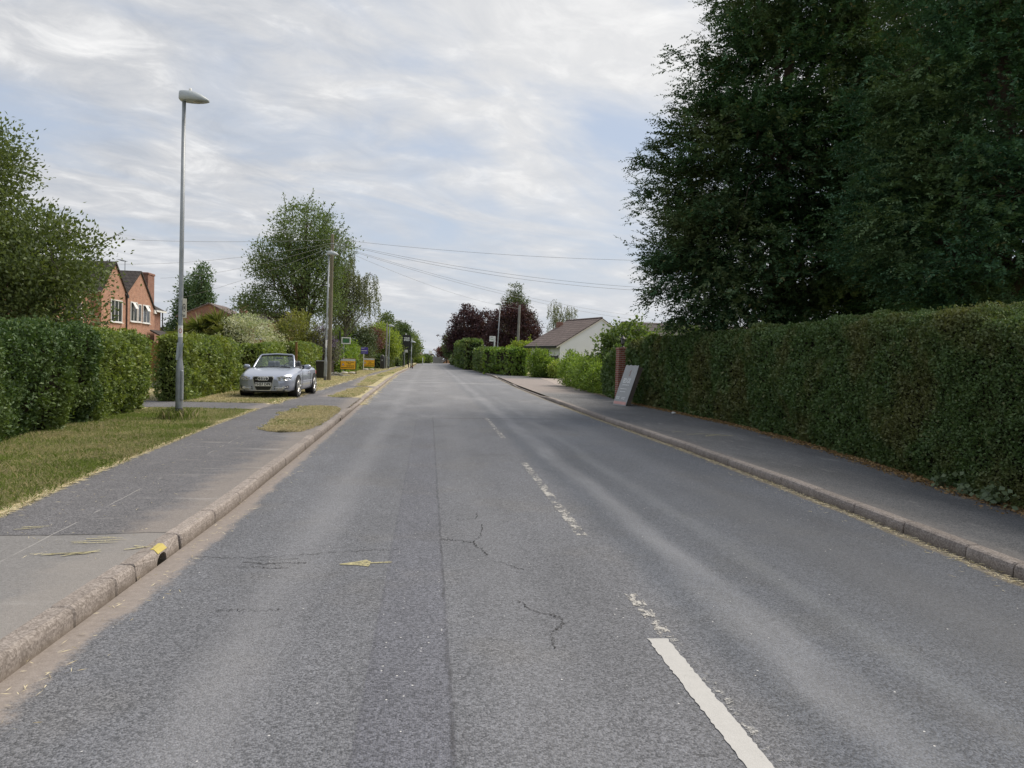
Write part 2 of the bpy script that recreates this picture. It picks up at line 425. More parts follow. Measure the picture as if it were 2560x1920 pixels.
def pave_mat(name, lo, hi, left):
    m, t, out = newmat(name); p = opos(t); X, Y, Z = sepxyz(t, p)
    c, h = asphalt(t, p, lo, hi, 110)
    macro = t.noise(t.scale(p, (1, 0.5, 1)), 0.9, 5, 0.6)
    c = t.mix(1.0, c, t.ramp(macro, [(0.25, 0.78), (0.5, 1.0), (0.75, 1.25)]), 'MULTIPLY')
    da, db = attr(t, 'da'), attr(t, 'db')
    kerbside = db if left else da; inner = da if left else db
    gn = t.noise(p, 2.4, 5, 0.65)
    grit = t.math('MULTIPLY', t.smooth(t.math('SUBTRACT', kerbside, t.math('MULTIPLY', gn, 0.95 if left else 0.5)), 0.1, -0.35), 0.6 if left else 0.3)
    c = t.mix(grit, c, t.mix(t.noise(p, 60, 4), (0.17, 0.148, 0.13), (0.37, 0.33, 0.30)))
    # scuffs
    sc = t.noise(t.scale(p, (0.35, 2.2, 1)) if left else t.scale(p, (2.0, 0.5, 1)), 3.0, 6, 0.7)
    c = t.mix(t.math('MULTIPLY', t.smooth(sc, 0.56, 0.72), 0.45), c, (0.36, 0.35, 0.345))
    if left:                                           # older surface before the joint
        wv = t.math('MULTIPLY', t.math('SUBTRACT', t.noise(p, 3, 3), 0.5), 0.10)
        jy = t.math('ADD', t.math('SUBTRACT', Y, t.math('MULTIPLY', X, 0.105)), wv)
        old = t.smooth(jy, 6.575, 6.56)
        c = t.mix(t.math('MULTIPLY', old, 0.55), c, t.mix(t.noise(p, 70, 3), (0.15, 0.146, 0.142), (0.32, 0.315, 0.31)))
        c = t.mix(t.math('MULTIPLY', band(t, jy, 6.57, 0.006, 0.012), 0.85), c, (0.035, 0.033, 0.032))
        lin = t.math('MULTIPLY', band(t, t.math('ADD', t.math('ADD', X, t.math('MULTIPLY', Y, 0.04)), t.math('MULTIPLY', wv, 0.4)), -2.62, 0.003, 0.006), t.smooth(t.noise(p, 2.2, 2), 0.46, 0.56))
        c = t.mix(t.math('MULTIPLY', lin, 0.5), c, (0.4, 0.39, 0.38))
    else:
        edge = t.smooth(t.math('SUBTRACT', inner, t.math('MULTIPLY', gn, 0.55)), 0.05, -0.18)
        c = t.mix(t.math('MULTIPLY', edge, 0.9), c, t.mix(t.noise(p, 30, 5, 0.7), (0.035, 0.027, 0.018), (0.21, 0.15, 0.085)))
        pink = t.math('MULTIPLY', t.smooth(Y, 31, 36), t.smooth(Y, 58, 52))
        c = t.mix(t.math('MULTIPLY', pink, 0.7), c, (0.30, 0.255, 0.235))
    principled(t, out, c, 0.85, 0, h, 0.35, 0.008, 0.3); return m
M['pave_l'] = pave_mat('pavement_left', (0.082, 0.082, 0.091), (0.152, 0.152, 0.163), True)
M['pave_r'] = pave_mat('pavement_right', (0.085, 0.088, 0.095), (0.155, 0.158, 0.165), False)

# ---- dry summer turf under the blades
def turf_mat(name, green):
    m, t, out = newmat(name); p = opos(t)
    n1 = t.noise(p, 0.55, 5, 0.6); n2 = t.noise(t.scale(p, (1, 1, 1)), 7, 6, 0.7); n3 = t.noise(p, 45, 4, 0.7)
    straw = t.mix(n3, (0.30, 0.26, 0.15), (0.56, 0.50, 0.33)); grn = t.mix(n3, (0.08, 0.115, 0.03), (0.23, 0.28, 0.09))
    k = t.math('ADD', t.math('MULTIPLY', n1, 0.62), t.math('MULTIPLY', n2, 0.38))
    c = t.mix(t.smooth(k, 0.56-green, 0.66-green), grn, straw) if False else t.mix(t.smooth(k, green-0.1, green+0.1), grn, straw)
    principled(t, out, c, 0.95, 0, n3, 0.6, 0.03, 0.1); return m
M['turf'] = turf_mat('turf', 0.52)
M['turf_dry'] = turf_mat('turf_dry', 0.40)

# ground: one sheet to the horizon, a little below everything else
V = []
for yy, zz_ in ((-300, -.06), (168, -.06), (205, -6.0), (1500, -6.0)): V += [(-900, yy, zz_), (900, yy, zz_)]
tag(link('ground', mesh_np('ground', V, np.array([[0, 1, 3, 2], [2, 3, 5, 4], [4, 5, 7, 6]]), M['turf'])), kind='structure')
ysA = np.unique(np.concatenate([np.arange(-28, 0, 4.0), np.arange(0, 30, 0.4), np.arange(30, 166.1, 2)]))
fl = lambda y: interp(LK, y); fr = lambda y: interp(RK, y)
sheet('road', ysA, fl, fr, 0.0, M['road'], 12)
# verge sheets either side (the land behind the hedges too)
ysL = np.unique(np.concatenate([np.arange(-28, 0, 4.0), np.arange(0, 40, 0.25), np.arange(40, 168.1, 4)]))
sheet('verge', ysL, lambda y: np.full(len(y), -260.0), lambda y: interp(LK, y)-0.10, KH-0.012, M['turf_dry'], 40)
sheet('verge', ysL, lambda y: interp(RK, y)+0.10, lambda y: np.full(len(y), 260.0), KH-0.012, M['turf'], 40)
# left pavement: full width to the kerb as far as the crossover, then a path behind grass islands
def l_in(y):                            # roadside edge
    k = interp(LK, y)-0.10
    isl = interp(IV, y)
    on = ((y > 26.2) & (y < 34.0)) | (y > 35.6)
    return np.where(on, isl, k)
ysP = np.unique(np.concatenate([np.arange(-28, 0, 4.0), np.arange(0, 40, 0.12), np.arange(40, 150.1, 1.5)]))
sheet('pavement', ysP, lambda y: interp(LV, y), l_in, PZ, M['pave_l'], 10, rough=0.018, seed=2)
ysR = np.unique(np.concatenate([np.arange(-28, 0, 4.0), np.arange(0, 40, 0.15), np.arange(40, 150.1, 1.5)]))
sheet('pavement', ysR, lambda y: interp(RK, y)+0.10, lambda y: interp(RH, y)+0.25, PZ, M['pave_r'], 10)
# driveways
sheet('driveway', np.arange(19.95, 22.4, 0.15), lambda y: np.full(len(y), -12.0)+0*y, lambda y: np.where(y < 21.9, -4.2, -4.35), PZ+0.004, M['pave_l'], 8, rough=0.03, seed=4)
M['slab'] = simple('drive_concrete', (0.31, 0.27, 0.245), 0.9, 0, 0.22, 3.0, 0.3)
sheet('driveway', np.arange(44, 59, 1.0), lambda y: interp(RH, y)-0.3, lambda y: np.full(len(y), 16.0), PZ+0.004, M['slab'], 8)

# ---- kerb stones
m, t, out = newmat('kerb_concrete'); p = opos(t); X, Y, Z = sepxyz(t, p)
n = t.noise(p, 9, 6, 0.65); sp = t.voro(p, 95, 'F1', 'Color'); spr = sepxyz(t, sp)[0]
rnd = t.new('ShaderNodeNewGeometry').outputs['Random Per Island']
c = t.ramp(t.math('ADD', t.math('MULTIPLY', n, 0.55), t.math('MULTIPLY', spr, 0.45)), [(0.2, (0.165, 0.143, 0.128)), (0.5, (0.275, 0.243, 0.224)), (0.8, (0.40, 0.36, 0.335))])
c = t.mix(1.0, c, t.ramp(rnd, [(0, 0.84), (1, 1.14)]), 'MULTIPLY')
dirt = t.math('MULTIPLY', t.smooth(t.math('ADD', Z, t.math('MULTIPLY', n, 0.05)), 0.085, 0.02), 0.75)
c = t.mix(dirt, c, t.mix(n, (0.10, 0.082, 0.065), (0.21, 0.175, 0.145)))
principled(t, out, c, 0.9, 0, t.math('ADD', n, t.math('MULTIPLY', spr, 0.3)), 0.4, 0.006, 0.25)
M['kerb'] = m
KPROF = [(0.0, -0.06), (-0.003, 0.070), (-0.012, 0.098), (-0.034, KH), (-0.13, KH), (-0.135, -0.06)]   # across, up
def kerb(name, tab, side, y0, y1, step, drops, notches=()):
    mb = MB(); rg = random.Random(5 if side < 0 else 9)
    y = y0
    while y < y1:
        y2 = y+step*(1 if rg.random() < .8 else 0.62); notch = next((q for q in notches if q > y and q-.48 < y2), None)
        if notch and y < notch-0.48 < y2 and y < notch-.5: y2 = notch-0.47
        elif notch and y < notch < y2: y2 = notch+0.43
        g = 0.0075
        a, b = y+g, y2-g
        def drop(yy): return float(interp(drops, yy)) if drops else 0.0
        jz = rg.uniform(0.0, 0.006); jx = rg.uniform(-0.005, 0.005)
        rings = []
        for yy in (a, a+0.012, (a+b)/2, b-0.012, b):
            kx = float(interp(tab, yy)); dz = drop(yy); ins = 0.008 if yy in (a, b) else 0.0
            rings.append([(kx+jx+side*(-q[0] + ins*(1 if -0.05 < q[0] else 0)) , yy, (q[1]-dz-ins*(1 if q[1] > 0.05 else 0) + jz) if q[1] > 0 else q[1]) for q in KPROF])
        if notch and y < notch < y2:
            # outlet stone: an arch cut through the face
            kx = float(interp(tab, notch)); poly = [(a, -0.06), (a, 0.095), (a+0.01, KH), (b-0.01, KH), (b, 0.095), (b, -0.06)]
            arch = [(notch+0.10*math.cos(q), 0.012+0.062*math.sin(q)) for q in [i*math.pi/10 for i in range(11)]]
            outl = [(a, -0.06), (a, 0.100), (a+0.008, KH), (b-0.008, KH), (b, 0.100), (b, -0.06), (notch+0.10, -0.06)] + arch + [(notch-0.10, -0.06)]
            def px(u): return [kx+side*0.004, kx+side*0.13][u]
            fr_ = [(kx+side*(0.004+0.034*max(0.0, (z-0.075)/(KH-0.075))), yy, z) for yy, z in outl]
            bk_ = [(kx+side*0.13, yy, z) for yy, z in outl]
            nn = len(outl)
            mb.add(fr_+bk_, [(i, (i+1) % nn, (i+1) % nn+nn, i+nn) for i in range(nn)])
            # split the concave front and back into a fan of strips
            top = outl[1:5]; 
            def strips(vs):
                L = len(outl); fs = []
                lo = list(range(6, L))                  # right foot ... arch ... left foot
                up = [5, 4, 3, 2, 1, 0]
                fs.append((5, 4, lo[1], lo[0])); 
                k = lo[1:-1]; mid = len(k)//2
                for i in range(mid): fs.append((4 if i < 2 else 3, k[i+1], k[i]))
                fs.append((4, 3, k[2])); fs.append((3, 2, k[mid]))
                for i in range(mid, len(k)-1): fs.append((2 if i < len(k)-3 else 1, k[i+1], k[i]))
                fs.append((2, 1, k[len(k)-3])); fs.append((1, 0, lo[-1], lo[-2]))
                mb.add(vs, fs)
            strips(fr_); strips(bk_)
            mb.mat(1).box((kx+side*0.11, notch, 0.02), (0.03, 0.22, 0.10)); mb.mat(0)
        else:
            vs = [v for r in rings for v in r]; k = len(KPROF); fs = []
            for i in range(4):
                for j in range(k): fs.append((i*k+j, i*k+(j+1) % k, (i+1)*k+(j+1) % k, (i+1)*k+j))
            fs += [tuple(range(k)), tuple(range(4*k, 5*k))]
            mb.add(vs, fs)
        y = y2
    return tag(mb.build(name, [M['kerb'], M['twig']]), kind='structure')
DL = [(0, 0), (20.6, 0), (22.0, .05), (25.5, .05), (27, 0), (52, 0), (54, .06), (56, .06), (57, 0), (160, 0)]
DR = [(0, 0), (29, 0), (32, .075), (41, .075), (44, .02), (46, .075), (57, .075), (60, 0), (160, 0)]
kerb('kerb', LK, -1, -6, 95, 0.915, DL, (5.87, 18.25))
kerb('kerb', RK, 1, -6, 95, 0.915, DR)

# ---- paint
def paint_mat(name, col, wear, scale=22, hard=0.08, stretch=(1, 1, 1)):
    m, t, out = newmat(name); p = opos(t)
    n = t.noise(t.scale(p, stretch), scale, 6, 0.75); n2 = t.noise(p, 90, 3, 0.7); n0 = t.noise(p, 3.0, 3, 0.6)
    k = t.math('ADD', t.math('ADD', t.math('MULTIPLY', n, 0.55), t.math('MULTIPLY', n2, 0.2)), t.math('MULTIPLY', n0, 0.25))
    a = t.smooth(k, wear-hard, wear+hard)
    b = t.new('ShaderNodeBsdfPrincipled'); t.put(b.inputs['Base Color'], t.mix(n, tuple(x*0.78 for x in col), col)); b.inputs['Roughness'].default_value = 0.75
    bn = t.new('ShaderNodeBump'); bn.inputs['Strength'].default_value = 0.3; bn.inputs['Distance'].default_value = 0.008; t.l.new(n2, bn.inputs['Height']); t.l.new(bn.outputs[0], b.inputs['Normal'])
    tp = t.new('ShaderNodeBsdfTransparent'); mx = t.new('ShaderNodeMixShader')
    t.l.new(a, mx.inputs[0]); t.l.new(tp.outputs[0], mx.inputs[1]); t.l.new(b.outputs[0], mx.inputs[2]); t.l.new(mx.outputs[0], out.inputs[0]); return m
M['white_paint'] = paint_mat('white_road_paint', (0.48, 0.48, 0.475), 0.34, 18, 0.07)
M['white_worn'] = paint_mat('worn_white_paint', (0.46, 0.45, 0.43), 0.515, 16, 0.025, (1, 0.6, 1))
M['white_ghost'] = paint_mat('ghost_white_paint', (0.44, 0.44, 0.43), 0.56, 20, 0.04)
M['yellow_spray'] = paint_mat('yellow_spray', (0.46, 0.42, 0.23), 0.45, 34, 0.12)
M['yellow_solid'] = paint_mat('yellow_kerb_paint', (0.54, 0.45, 0.13), 0.36, 26, 0.08)
def ribbon(mb, pts, wds, z, jag=0.0, rg=random.Random(3)):
    """flat ribbon along pts (x,y) with width per point"""
    n = len(pts); vs = []
    if not isinstance(wds, (list, tuple)): wds = [wds]*n
    for i, (x, y) in enumerate(pts):
        a = Vector(pts[max(i-1, 0)]); b = Vector(pts[min(i+1, n-1)]); d = (b-a).normalized(); q = Vector((-d.y, d.x))
        wl = wds[i]/2*(1+rg.uniform(-jag, jag)); wr = wds[i]/2*(1+rg.uniform(-jag, jag))
        vs += [(x+q.x*wl, y+q.y*wl, z), (x-q.x*wr, y-q.y*wr, z)]
    mb.add(vs, [(2*i, 2*i+1, 2*i+3, 2*i+2) for i in range(n-1)])
def dash(name, x0, y0, x1, y1, wd, mat, jag, seed):
    rg = random.Random(seed); n = max(4, int((y1-y0)/0.025)); mb = MB()
    ribbon(mb, [(x0+(x1-x0)*i/n, y0+(y1-y0)*i/n) for i in range(n+1)], wd, 0.004, jag, rg)
    return tag(mb.build(name, mat), kind='structure')
dash('centre_line_marking', 1.33, 1.2, 1.335, 4.22, 0.115, M['white_paint'], 0.10, 1)
dash('centre_line_marking', 1.405, 4.24, 1.40, 5.05, 0.085, M['white_worn'], 0.2, 2)
dash('centre_line_marking', 1.425, 2.4, 1.425, 4.22, 0.05, M['white_ghost'], 0.3, 12)
dash('centre_line_marking', 1.41, 6.75, 1.47, 11.5, 0.10, M['white_worn'], 0.2, 3)
dash('centre_line_marking', 1.50, 15.0, 1.52, 20.0, 0.10, M['white_worn'], 0.2, 4)
dash('centre_line_marking', 1.52, 23.5, 1.52, 28.0, 0.10, M['white_ghost'], 0.2, 5)
# yellow surveyor's marks
mb = MB(); rg = random.Random(8)
ribbon(mb, [(-0.24, 5.86), (-0.33, 5.845), (-0.42, 5.835)], [0.035, 0.035, 0.03], 0.0045, 0.3, rg)
ribbon(mb, [(-0.40, 5.835), (-0.425, 5.835), (-0.50, 5.82), (-0.625, 5.80)], [0.10, 0.19, 0.10, 0.015], 0.0048, 0.15, rg)
tag(mb.build('arrow_marking', M['yellow_spray']), kind='structure')
mb = MB()
def scrib(lines, z):
    for (a, b, wd) in lines:
        k = [(a[0]+(b[0]-a[0])*i/5+rg.uniform(-.01, .01), a[1]+(b[1]-a[1])*i/5+rg.uniform(-.006, .006)) for i in range(6)]
        ribbon(mb, k, [wd*.5, wd, wd, wd*.9, wd*.8, wd*.3], z, 0.4, rg)
scrib([((-2.62, 6.03), (-2.25, 6.10), .022), ((-2.60, 5.98), (-2.28, 6.02), .025), ((-2.55, 6.12), (-2.30, 6.16), .02), ((-2.50, 6.18), (-2.36, 6.17), .016),
       ((-2.66, 5.64), (-2.30, 5.74), .025), ((-2.60, 5.68), (-2.34, 5.69), .03), ((-2.52, 5.60), (-2.32, 5.78), .02), ((-2.75, 5.66), (-2.5, 5.68), .012),
       ((-3.22, 6.50), (-3.02, 6.55), .02), ((-3.22, 6.42), (-3.05, 6.50), .018), ((-3.24, 5.55), (-3.14, 5.6), .02),
       ((-2.16, 5.80), (-1.99, 5.90), .02), ((-2.14, 5.91), (-2.02, 5.86), .018)], KH+0.004)
scrib([((5.3, 15.3), (5.75, 15.5), .05), ((5.6, 15.0), (6.1, 15.45), .06), ((5.7, 15.5), (6.25, 15.2), .05), ((5.2, 15.9), (5.45, 15.8), .04), ((5.9, 15.1), (6.35, 15.3), .05)], PZ+0.003)
tag(mb.build('spray_marking', M['yellow_spray']), kind='structure')
mb = MB()                                              # painted patch on the outlet stone
kx = float(interp(LK, 5.87))
for (ya, yb) in ((5.79, 5.86), (5.86, 5.93), (5.93, 5.98)):
    x0 = kx-0.0005
    mb.add([(x0-.004, ya, .082), (x0-.004, yb, .083), (x0-.0355, yb, KH+.003), (x0-.0355, ya, KH+.003)], [(0, 1, 2, 3)])
    mb.add([(x0-.0355, ya, KH+.0036), (x0-.0355, yb, KH+.0036), (x0-.075+.02*rg.random(), yb, KH+.0036), (x0-.08+.02*rg.random(), ya, KH+.0036)], [(0, 1, 2, 3)])
tag(mb.build('spray_marking', M['yellow_solid']), kind='structure')
# cracks
M['crack'] = paint_mat('crack', (0.045, 0.044, 0.046), 0.50, 40, 0.16)
mb = MB(); rg = random.Random(21)
def crack(pts, wd, sub=14, jit=0.03):
    wd *= 0.6
    out_ = []
    for a, b in zip(pts[:-1], pts[1:]):
        for i in range(sub):
            k = i/sub; out_.append((a[0]+(b[0]-a[0])*k+rg.uniform(-jit, jit)*.5, a[1]+(b[1]-a[1])*k+rg.uniform(-jit, jit)))
    out_.append(pts[-1]); ribbon(mb, out_, wd, 0.0035, 0.7, rg)
crack([(-1.72, 6.02), (-1.25, 6.0), (-0.9, 6.1), (-0.43, 6.22), (-0.2, 6.25)], 0.02)
crack([(-1.34, 5.86), (-1.18, 5.82), (-1.02, 5.85), (-0.88, 5.83)], 0.035, 10, 0.02)
crack([(-1.36, 5.74), (-1.2, 5.73), (-1.08, 5.70), (-0.98, 5.71)], 0.022, 10, .02)
crack([(-1.12, 5.83), (-1.05, 5.76), (-1.02, 5.70)], 0.016, 8, .015)
crack([(-1.25, 5.92), (-1.1, 5.93), (-0.95, 5.97)], 0.016, 8, .015)
crack([(0.14, 6.6), (0.3, 6.55), (0.4, 6.5), (0.46, 6.3), (0.5, 6.05)], 0.022)
crack([(0.42, 6.5), (0.5, 6.75), (0.54, 7.2)], 0.016)
crack([(0.55, 5.9), (0.66, 5.75), (0.74, 5.65)], 0.014)
crack([(0.30, 7.4), (0.5, 7.45), (0.52, 7.7)], 0.014)
crack([(0.62, 4.92), (0.66, 4.78), (0.75, 4.66), (0.84, 4.6), (0.83, 4.45), (0.74, 4.33), (0.73, 4.1)], 0.016)
crack([(-1.25, 4.78), (-1.05, 4.77), (-0.85, 4.78)], 0.012)
crack([(-1.5, 8.2), (-1.2, 8.25)], 0.014)
tag(mb.build('road_crack', M['crack']), kind='structure')
# ------------------------------------------------------------------ foliage
def nrm(a): return a/np.maximum(np.linalg.norm(a, axis=-1, keepdims=True), 1e-9)
def vnoise(P, scale, seed, oct=3):
    """smooth value in about -1..1 at each point"""
    rg = np.random.default_rng(seed); r = np.zeros(len(P)); amp = 1.0
    for o in range(oct):
        for k in range(4):
            d = rg.normal(size=3); d /= np.linalg.norm(d)
            r += amp*np.sin(P@d*scale*(1.7**o)*2.2+rg.uniform(0, 6.28))*0.35
        amp *= 0.6
    return r
def leaf_quads(P, D, L, W, rg, fold=0.25, nb=None):
    """kite leaves at P, pointing along D"""
    n = len(P); D = nrm(D)
    r = rg.normal(size=(n, 3)) if nb is None else nb + rg.normal(size=(n, 3))*0.5
    S = nrm(np.cross(D, r)); N = np.cross(S, D)
    L = np.asarray(L)*np.ones(n); W = np.asarray(W)*np.ones(n)
    a = P; m_ = P + D*(L*0.45)[:, None] + N*(W*fold)[:, None]; tip = P + D*L[:, None]
    V = np.stack([a, m_ + S*(W*.5)[:, None], tip, m_ - S*(W*.5)[:, None]], 1).reshape(-1, 3)
    F = np.arange(4*n).reshape(n, 4)
    return V, F
def rbox_pts(n, l, w, h, r, rg, ends=True, back=1.0):
    """points and normals on a box with rounded edges: x along, y across, z up from 0 (no underside)"""
    areas = np.array([l*h, l*h*back, l*w, w*h if ends else 0, w*h if ends else 0]); f = rg.choice(5, n, p=areas/areas.sum())
    u, v = rg.random(n), rg.random(n)
    P = np.zeros((n, 3))
    k = f == 0; P[k] = np.stack([u[k]*l, np.zeros(k.sum()), v[k]*h], 1)
    k = f == 1; P[k] = np.stack([u[k]*l, np.full(k.sum(), w), v[k]*h], 1)
    k = f == 2; P[k] = np.stack([u[k]*l, v[k]*w, np.full(k.sum(), h)], 1)
    k = f == 3; P[k] = np.stack([np.zeros(k.sum()), u[k]*w, v[k]*h], 1)
    k = f == 4; P[k] = np.stack([np.full(k.sum(), l), u[k]*w, v[k]*h], 1)
    return rbox_round(P, l, w, h, r)
def rbox_round(P, l, w, h, r):
    rx = min(r, l*.45); ry = min(r, w*.45)
    Q = np.stack([np.clip(P[:, 0], rx, l-rx), np.clip(P[:, 1], ry, w-ry), np.clip(P[:, 2], 0.0, h-r)], 1)
    N = nrm(P-Q); return Q+N*min(rx, ry, r), N
def path_map(path):
    """local (s, across, z) -> world for a polyline of (x, y): across is to the left of travel"""
    A = np.array(path, float); d = np.linalg.norm(np.diff(A, axis=0), axis=1); S = np.concatenate([[0], np.cumsum(d)])
    T = nrm(np.diff(A, axis=0))
    Tn = nrm(np.concatenate([T[:1], T[:-1]+T[1:], T[-1:]]))
    def f(P):
        s = P[:, 0]
        x = np.interp(s, S, A[:, 0]); y = np.interp(s, S, A[:, 1])
        lo = np.minimum(s, 0); hi = np.maximum(s-S[-1], 0)
        tx = np.interp(s, S, Tn[:, 0]); ty = np.interp(s, S, Tn[:, 1])
        return np.stack([x - ty*P[:, 1] + tx*(lo+hi), y + tx*P[:, 1] + ty*(lo+hi), P[:, 2]], 1), tx, ty
    return f, S[-1]
def hedge(name, label, path, w, h, leaf, mat, density=2.2, r=0.25, seed=0, lump=0.06, depth=0.16, group=None, cat='hedge', z0=0.10,
          back=0.2, dref=9.0, aspect=0.55, tuft=0.0, htab=None, skirt=0.0, upb=0.25, lscale=1.0, parent=None):
    """clipped hedge along path (x, y); path runs along its right-hand face, the body lies to the left of travel"""
    rg = np.random.default_rng(seed+100)
    f, l = path_map(path)
    area = (1+back)*l*h+l*w+2*w*h
    dmin = max(1.0, min(math.hypot(*p) for p in path)/dref)
    n = int(area*density/(leaf*leaf*aspect*0.5)/dmin**2)
    P, N = rbox_pts(n, l, w, h, r, rg, True, back)
    ds = np.maximum(1.0, np.linalg.norm(f(P)[0], axis=1)/dref)
    kp = rg.random(n) < (dmin/ds)**2
    P, N, ds = P[kp], N[kp], ds[kp]; n = len(P)
    hs = (lambda s: np.interp(s, [a for a, b in htab], [b for a, b in htab])/h) if htab else (lambda s: np.ones(len(s)))
    d = vnoise(P, 1.6*lscale, seed)*lump + vnoise(P, 6.0*lscale, seed+1)*lump*0.45
    bot = np.clip(1-P[:, 2]/(0.35*h), 0, 1)
    inn = rg.random(n)**1.6*depth
    out = np.where(rg.random(n) < 0.04, rg.random(n)*tuft, 0)
    P = P + N*(d-inn+out-skirt*bot)[:, None]
    P[:, 2] *= hs(P[:, 0])
    P[:, 2] = np.maximum(P[:, 2], 0.02)
    D = N*0.55 + rg.normal(size=(n, 3))*0.75 + np.array([0, 0, upb])
    Pw, tx, ty = f(P); Pw[:, 2] += z0
    Dw = np.stack([D[:, 0]*tx-D[:, 1]*ty, D[:, 0]*ty+D[:, 1]*tx, D[:, 2]], 1)
    L = leaf*ds*rg.uniform(0.65, 1.3, n); W = L*aspect*rg.uniform(.8, 1.2, n)
    V, F = leaf_quads(Pw - nrm(Dw)*(L*.4)[:, None], Dw, L, W, rg)
    # the dark twiggy inside
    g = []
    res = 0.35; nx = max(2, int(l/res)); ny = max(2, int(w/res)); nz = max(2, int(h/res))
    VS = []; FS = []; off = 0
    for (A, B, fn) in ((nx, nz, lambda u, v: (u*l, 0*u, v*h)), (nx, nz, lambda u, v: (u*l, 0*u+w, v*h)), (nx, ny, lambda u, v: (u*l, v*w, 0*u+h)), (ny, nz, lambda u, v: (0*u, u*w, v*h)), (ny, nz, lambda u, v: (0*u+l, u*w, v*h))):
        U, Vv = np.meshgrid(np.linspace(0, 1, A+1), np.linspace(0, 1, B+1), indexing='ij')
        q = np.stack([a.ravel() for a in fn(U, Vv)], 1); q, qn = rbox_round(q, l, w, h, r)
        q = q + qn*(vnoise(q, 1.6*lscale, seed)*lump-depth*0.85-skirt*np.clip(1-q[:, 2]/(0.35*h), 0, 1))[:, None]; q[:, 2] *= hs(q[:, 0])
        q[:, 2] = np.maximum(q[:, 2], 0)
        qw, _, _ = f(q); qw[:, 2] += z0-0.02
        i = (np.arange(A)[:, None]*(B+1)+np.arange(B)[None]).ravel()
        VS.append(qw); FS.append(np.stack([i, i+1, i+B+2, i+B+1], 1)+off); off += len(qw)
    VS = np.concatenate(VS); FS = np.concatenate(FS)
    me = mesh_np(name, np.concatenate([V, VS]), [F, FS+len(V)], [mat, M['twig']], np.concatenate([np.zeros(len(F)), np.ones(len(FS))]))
    return tag(link(name, me, parent), label if parent is None else None, cat if parent is None else None, group)

def blob_points(blobs, n, rg, shell=0.55):
    """points through the outer part of ellipsoids (cx,cy,cz,rx,ry,rz), none deep inside another"""
    B = np.array(blobs, float); vol = B[:, 3]*B[:, 4]*B[:, 5]; vol = vol**0.75; out = []; nn = []; got = 0
    while got < n:
        k = rg.choice(len(B), n*2, p=vol/vol.sum()); d = nrm(rg.normal(size=(n*2, 3))); rr = (shell**3+(1-shell**3)*rg.random(n*2))**(1/3)
        q = d*rr[:, None]; P = B[k, :3]+q*B[k, 3:]
        keep = np.ones(n*2, bool)
        for j in range(len(B)):
            e = np.linalg.norm((P-B[j, :3])/B[j, 3:], axis=1); keep &= (e > shell*0.8) | (k == j)
        out.append(P[keep]); nn.append(nrm(d/B[k, 3:])[keep]); got += keep.sum()
    return np.concatenate(out)[:n], np.concatenate(nn)[:n]
def limb_mesh(mb, a, b, r0, r1, rg, sag=0.0, n=6, wig=0.06):
    a, b = Vector(a), Vector(b); L = (b-a).length
    pts = []
    for i in range(n+1):
        k = i/n; p = a.lerp(b, k); q = 4*k*(1-k)
        p += Vector((rg.normal(), rg.normal(), rg.normal()))*L*wig*q*.5 + Vector((0, 0, sag*L*q))
        pts.append(p)
    mb.tube(pts, [r0+(r1-r0)*i/n for i in range(n+1)], 6, False)
    return pts
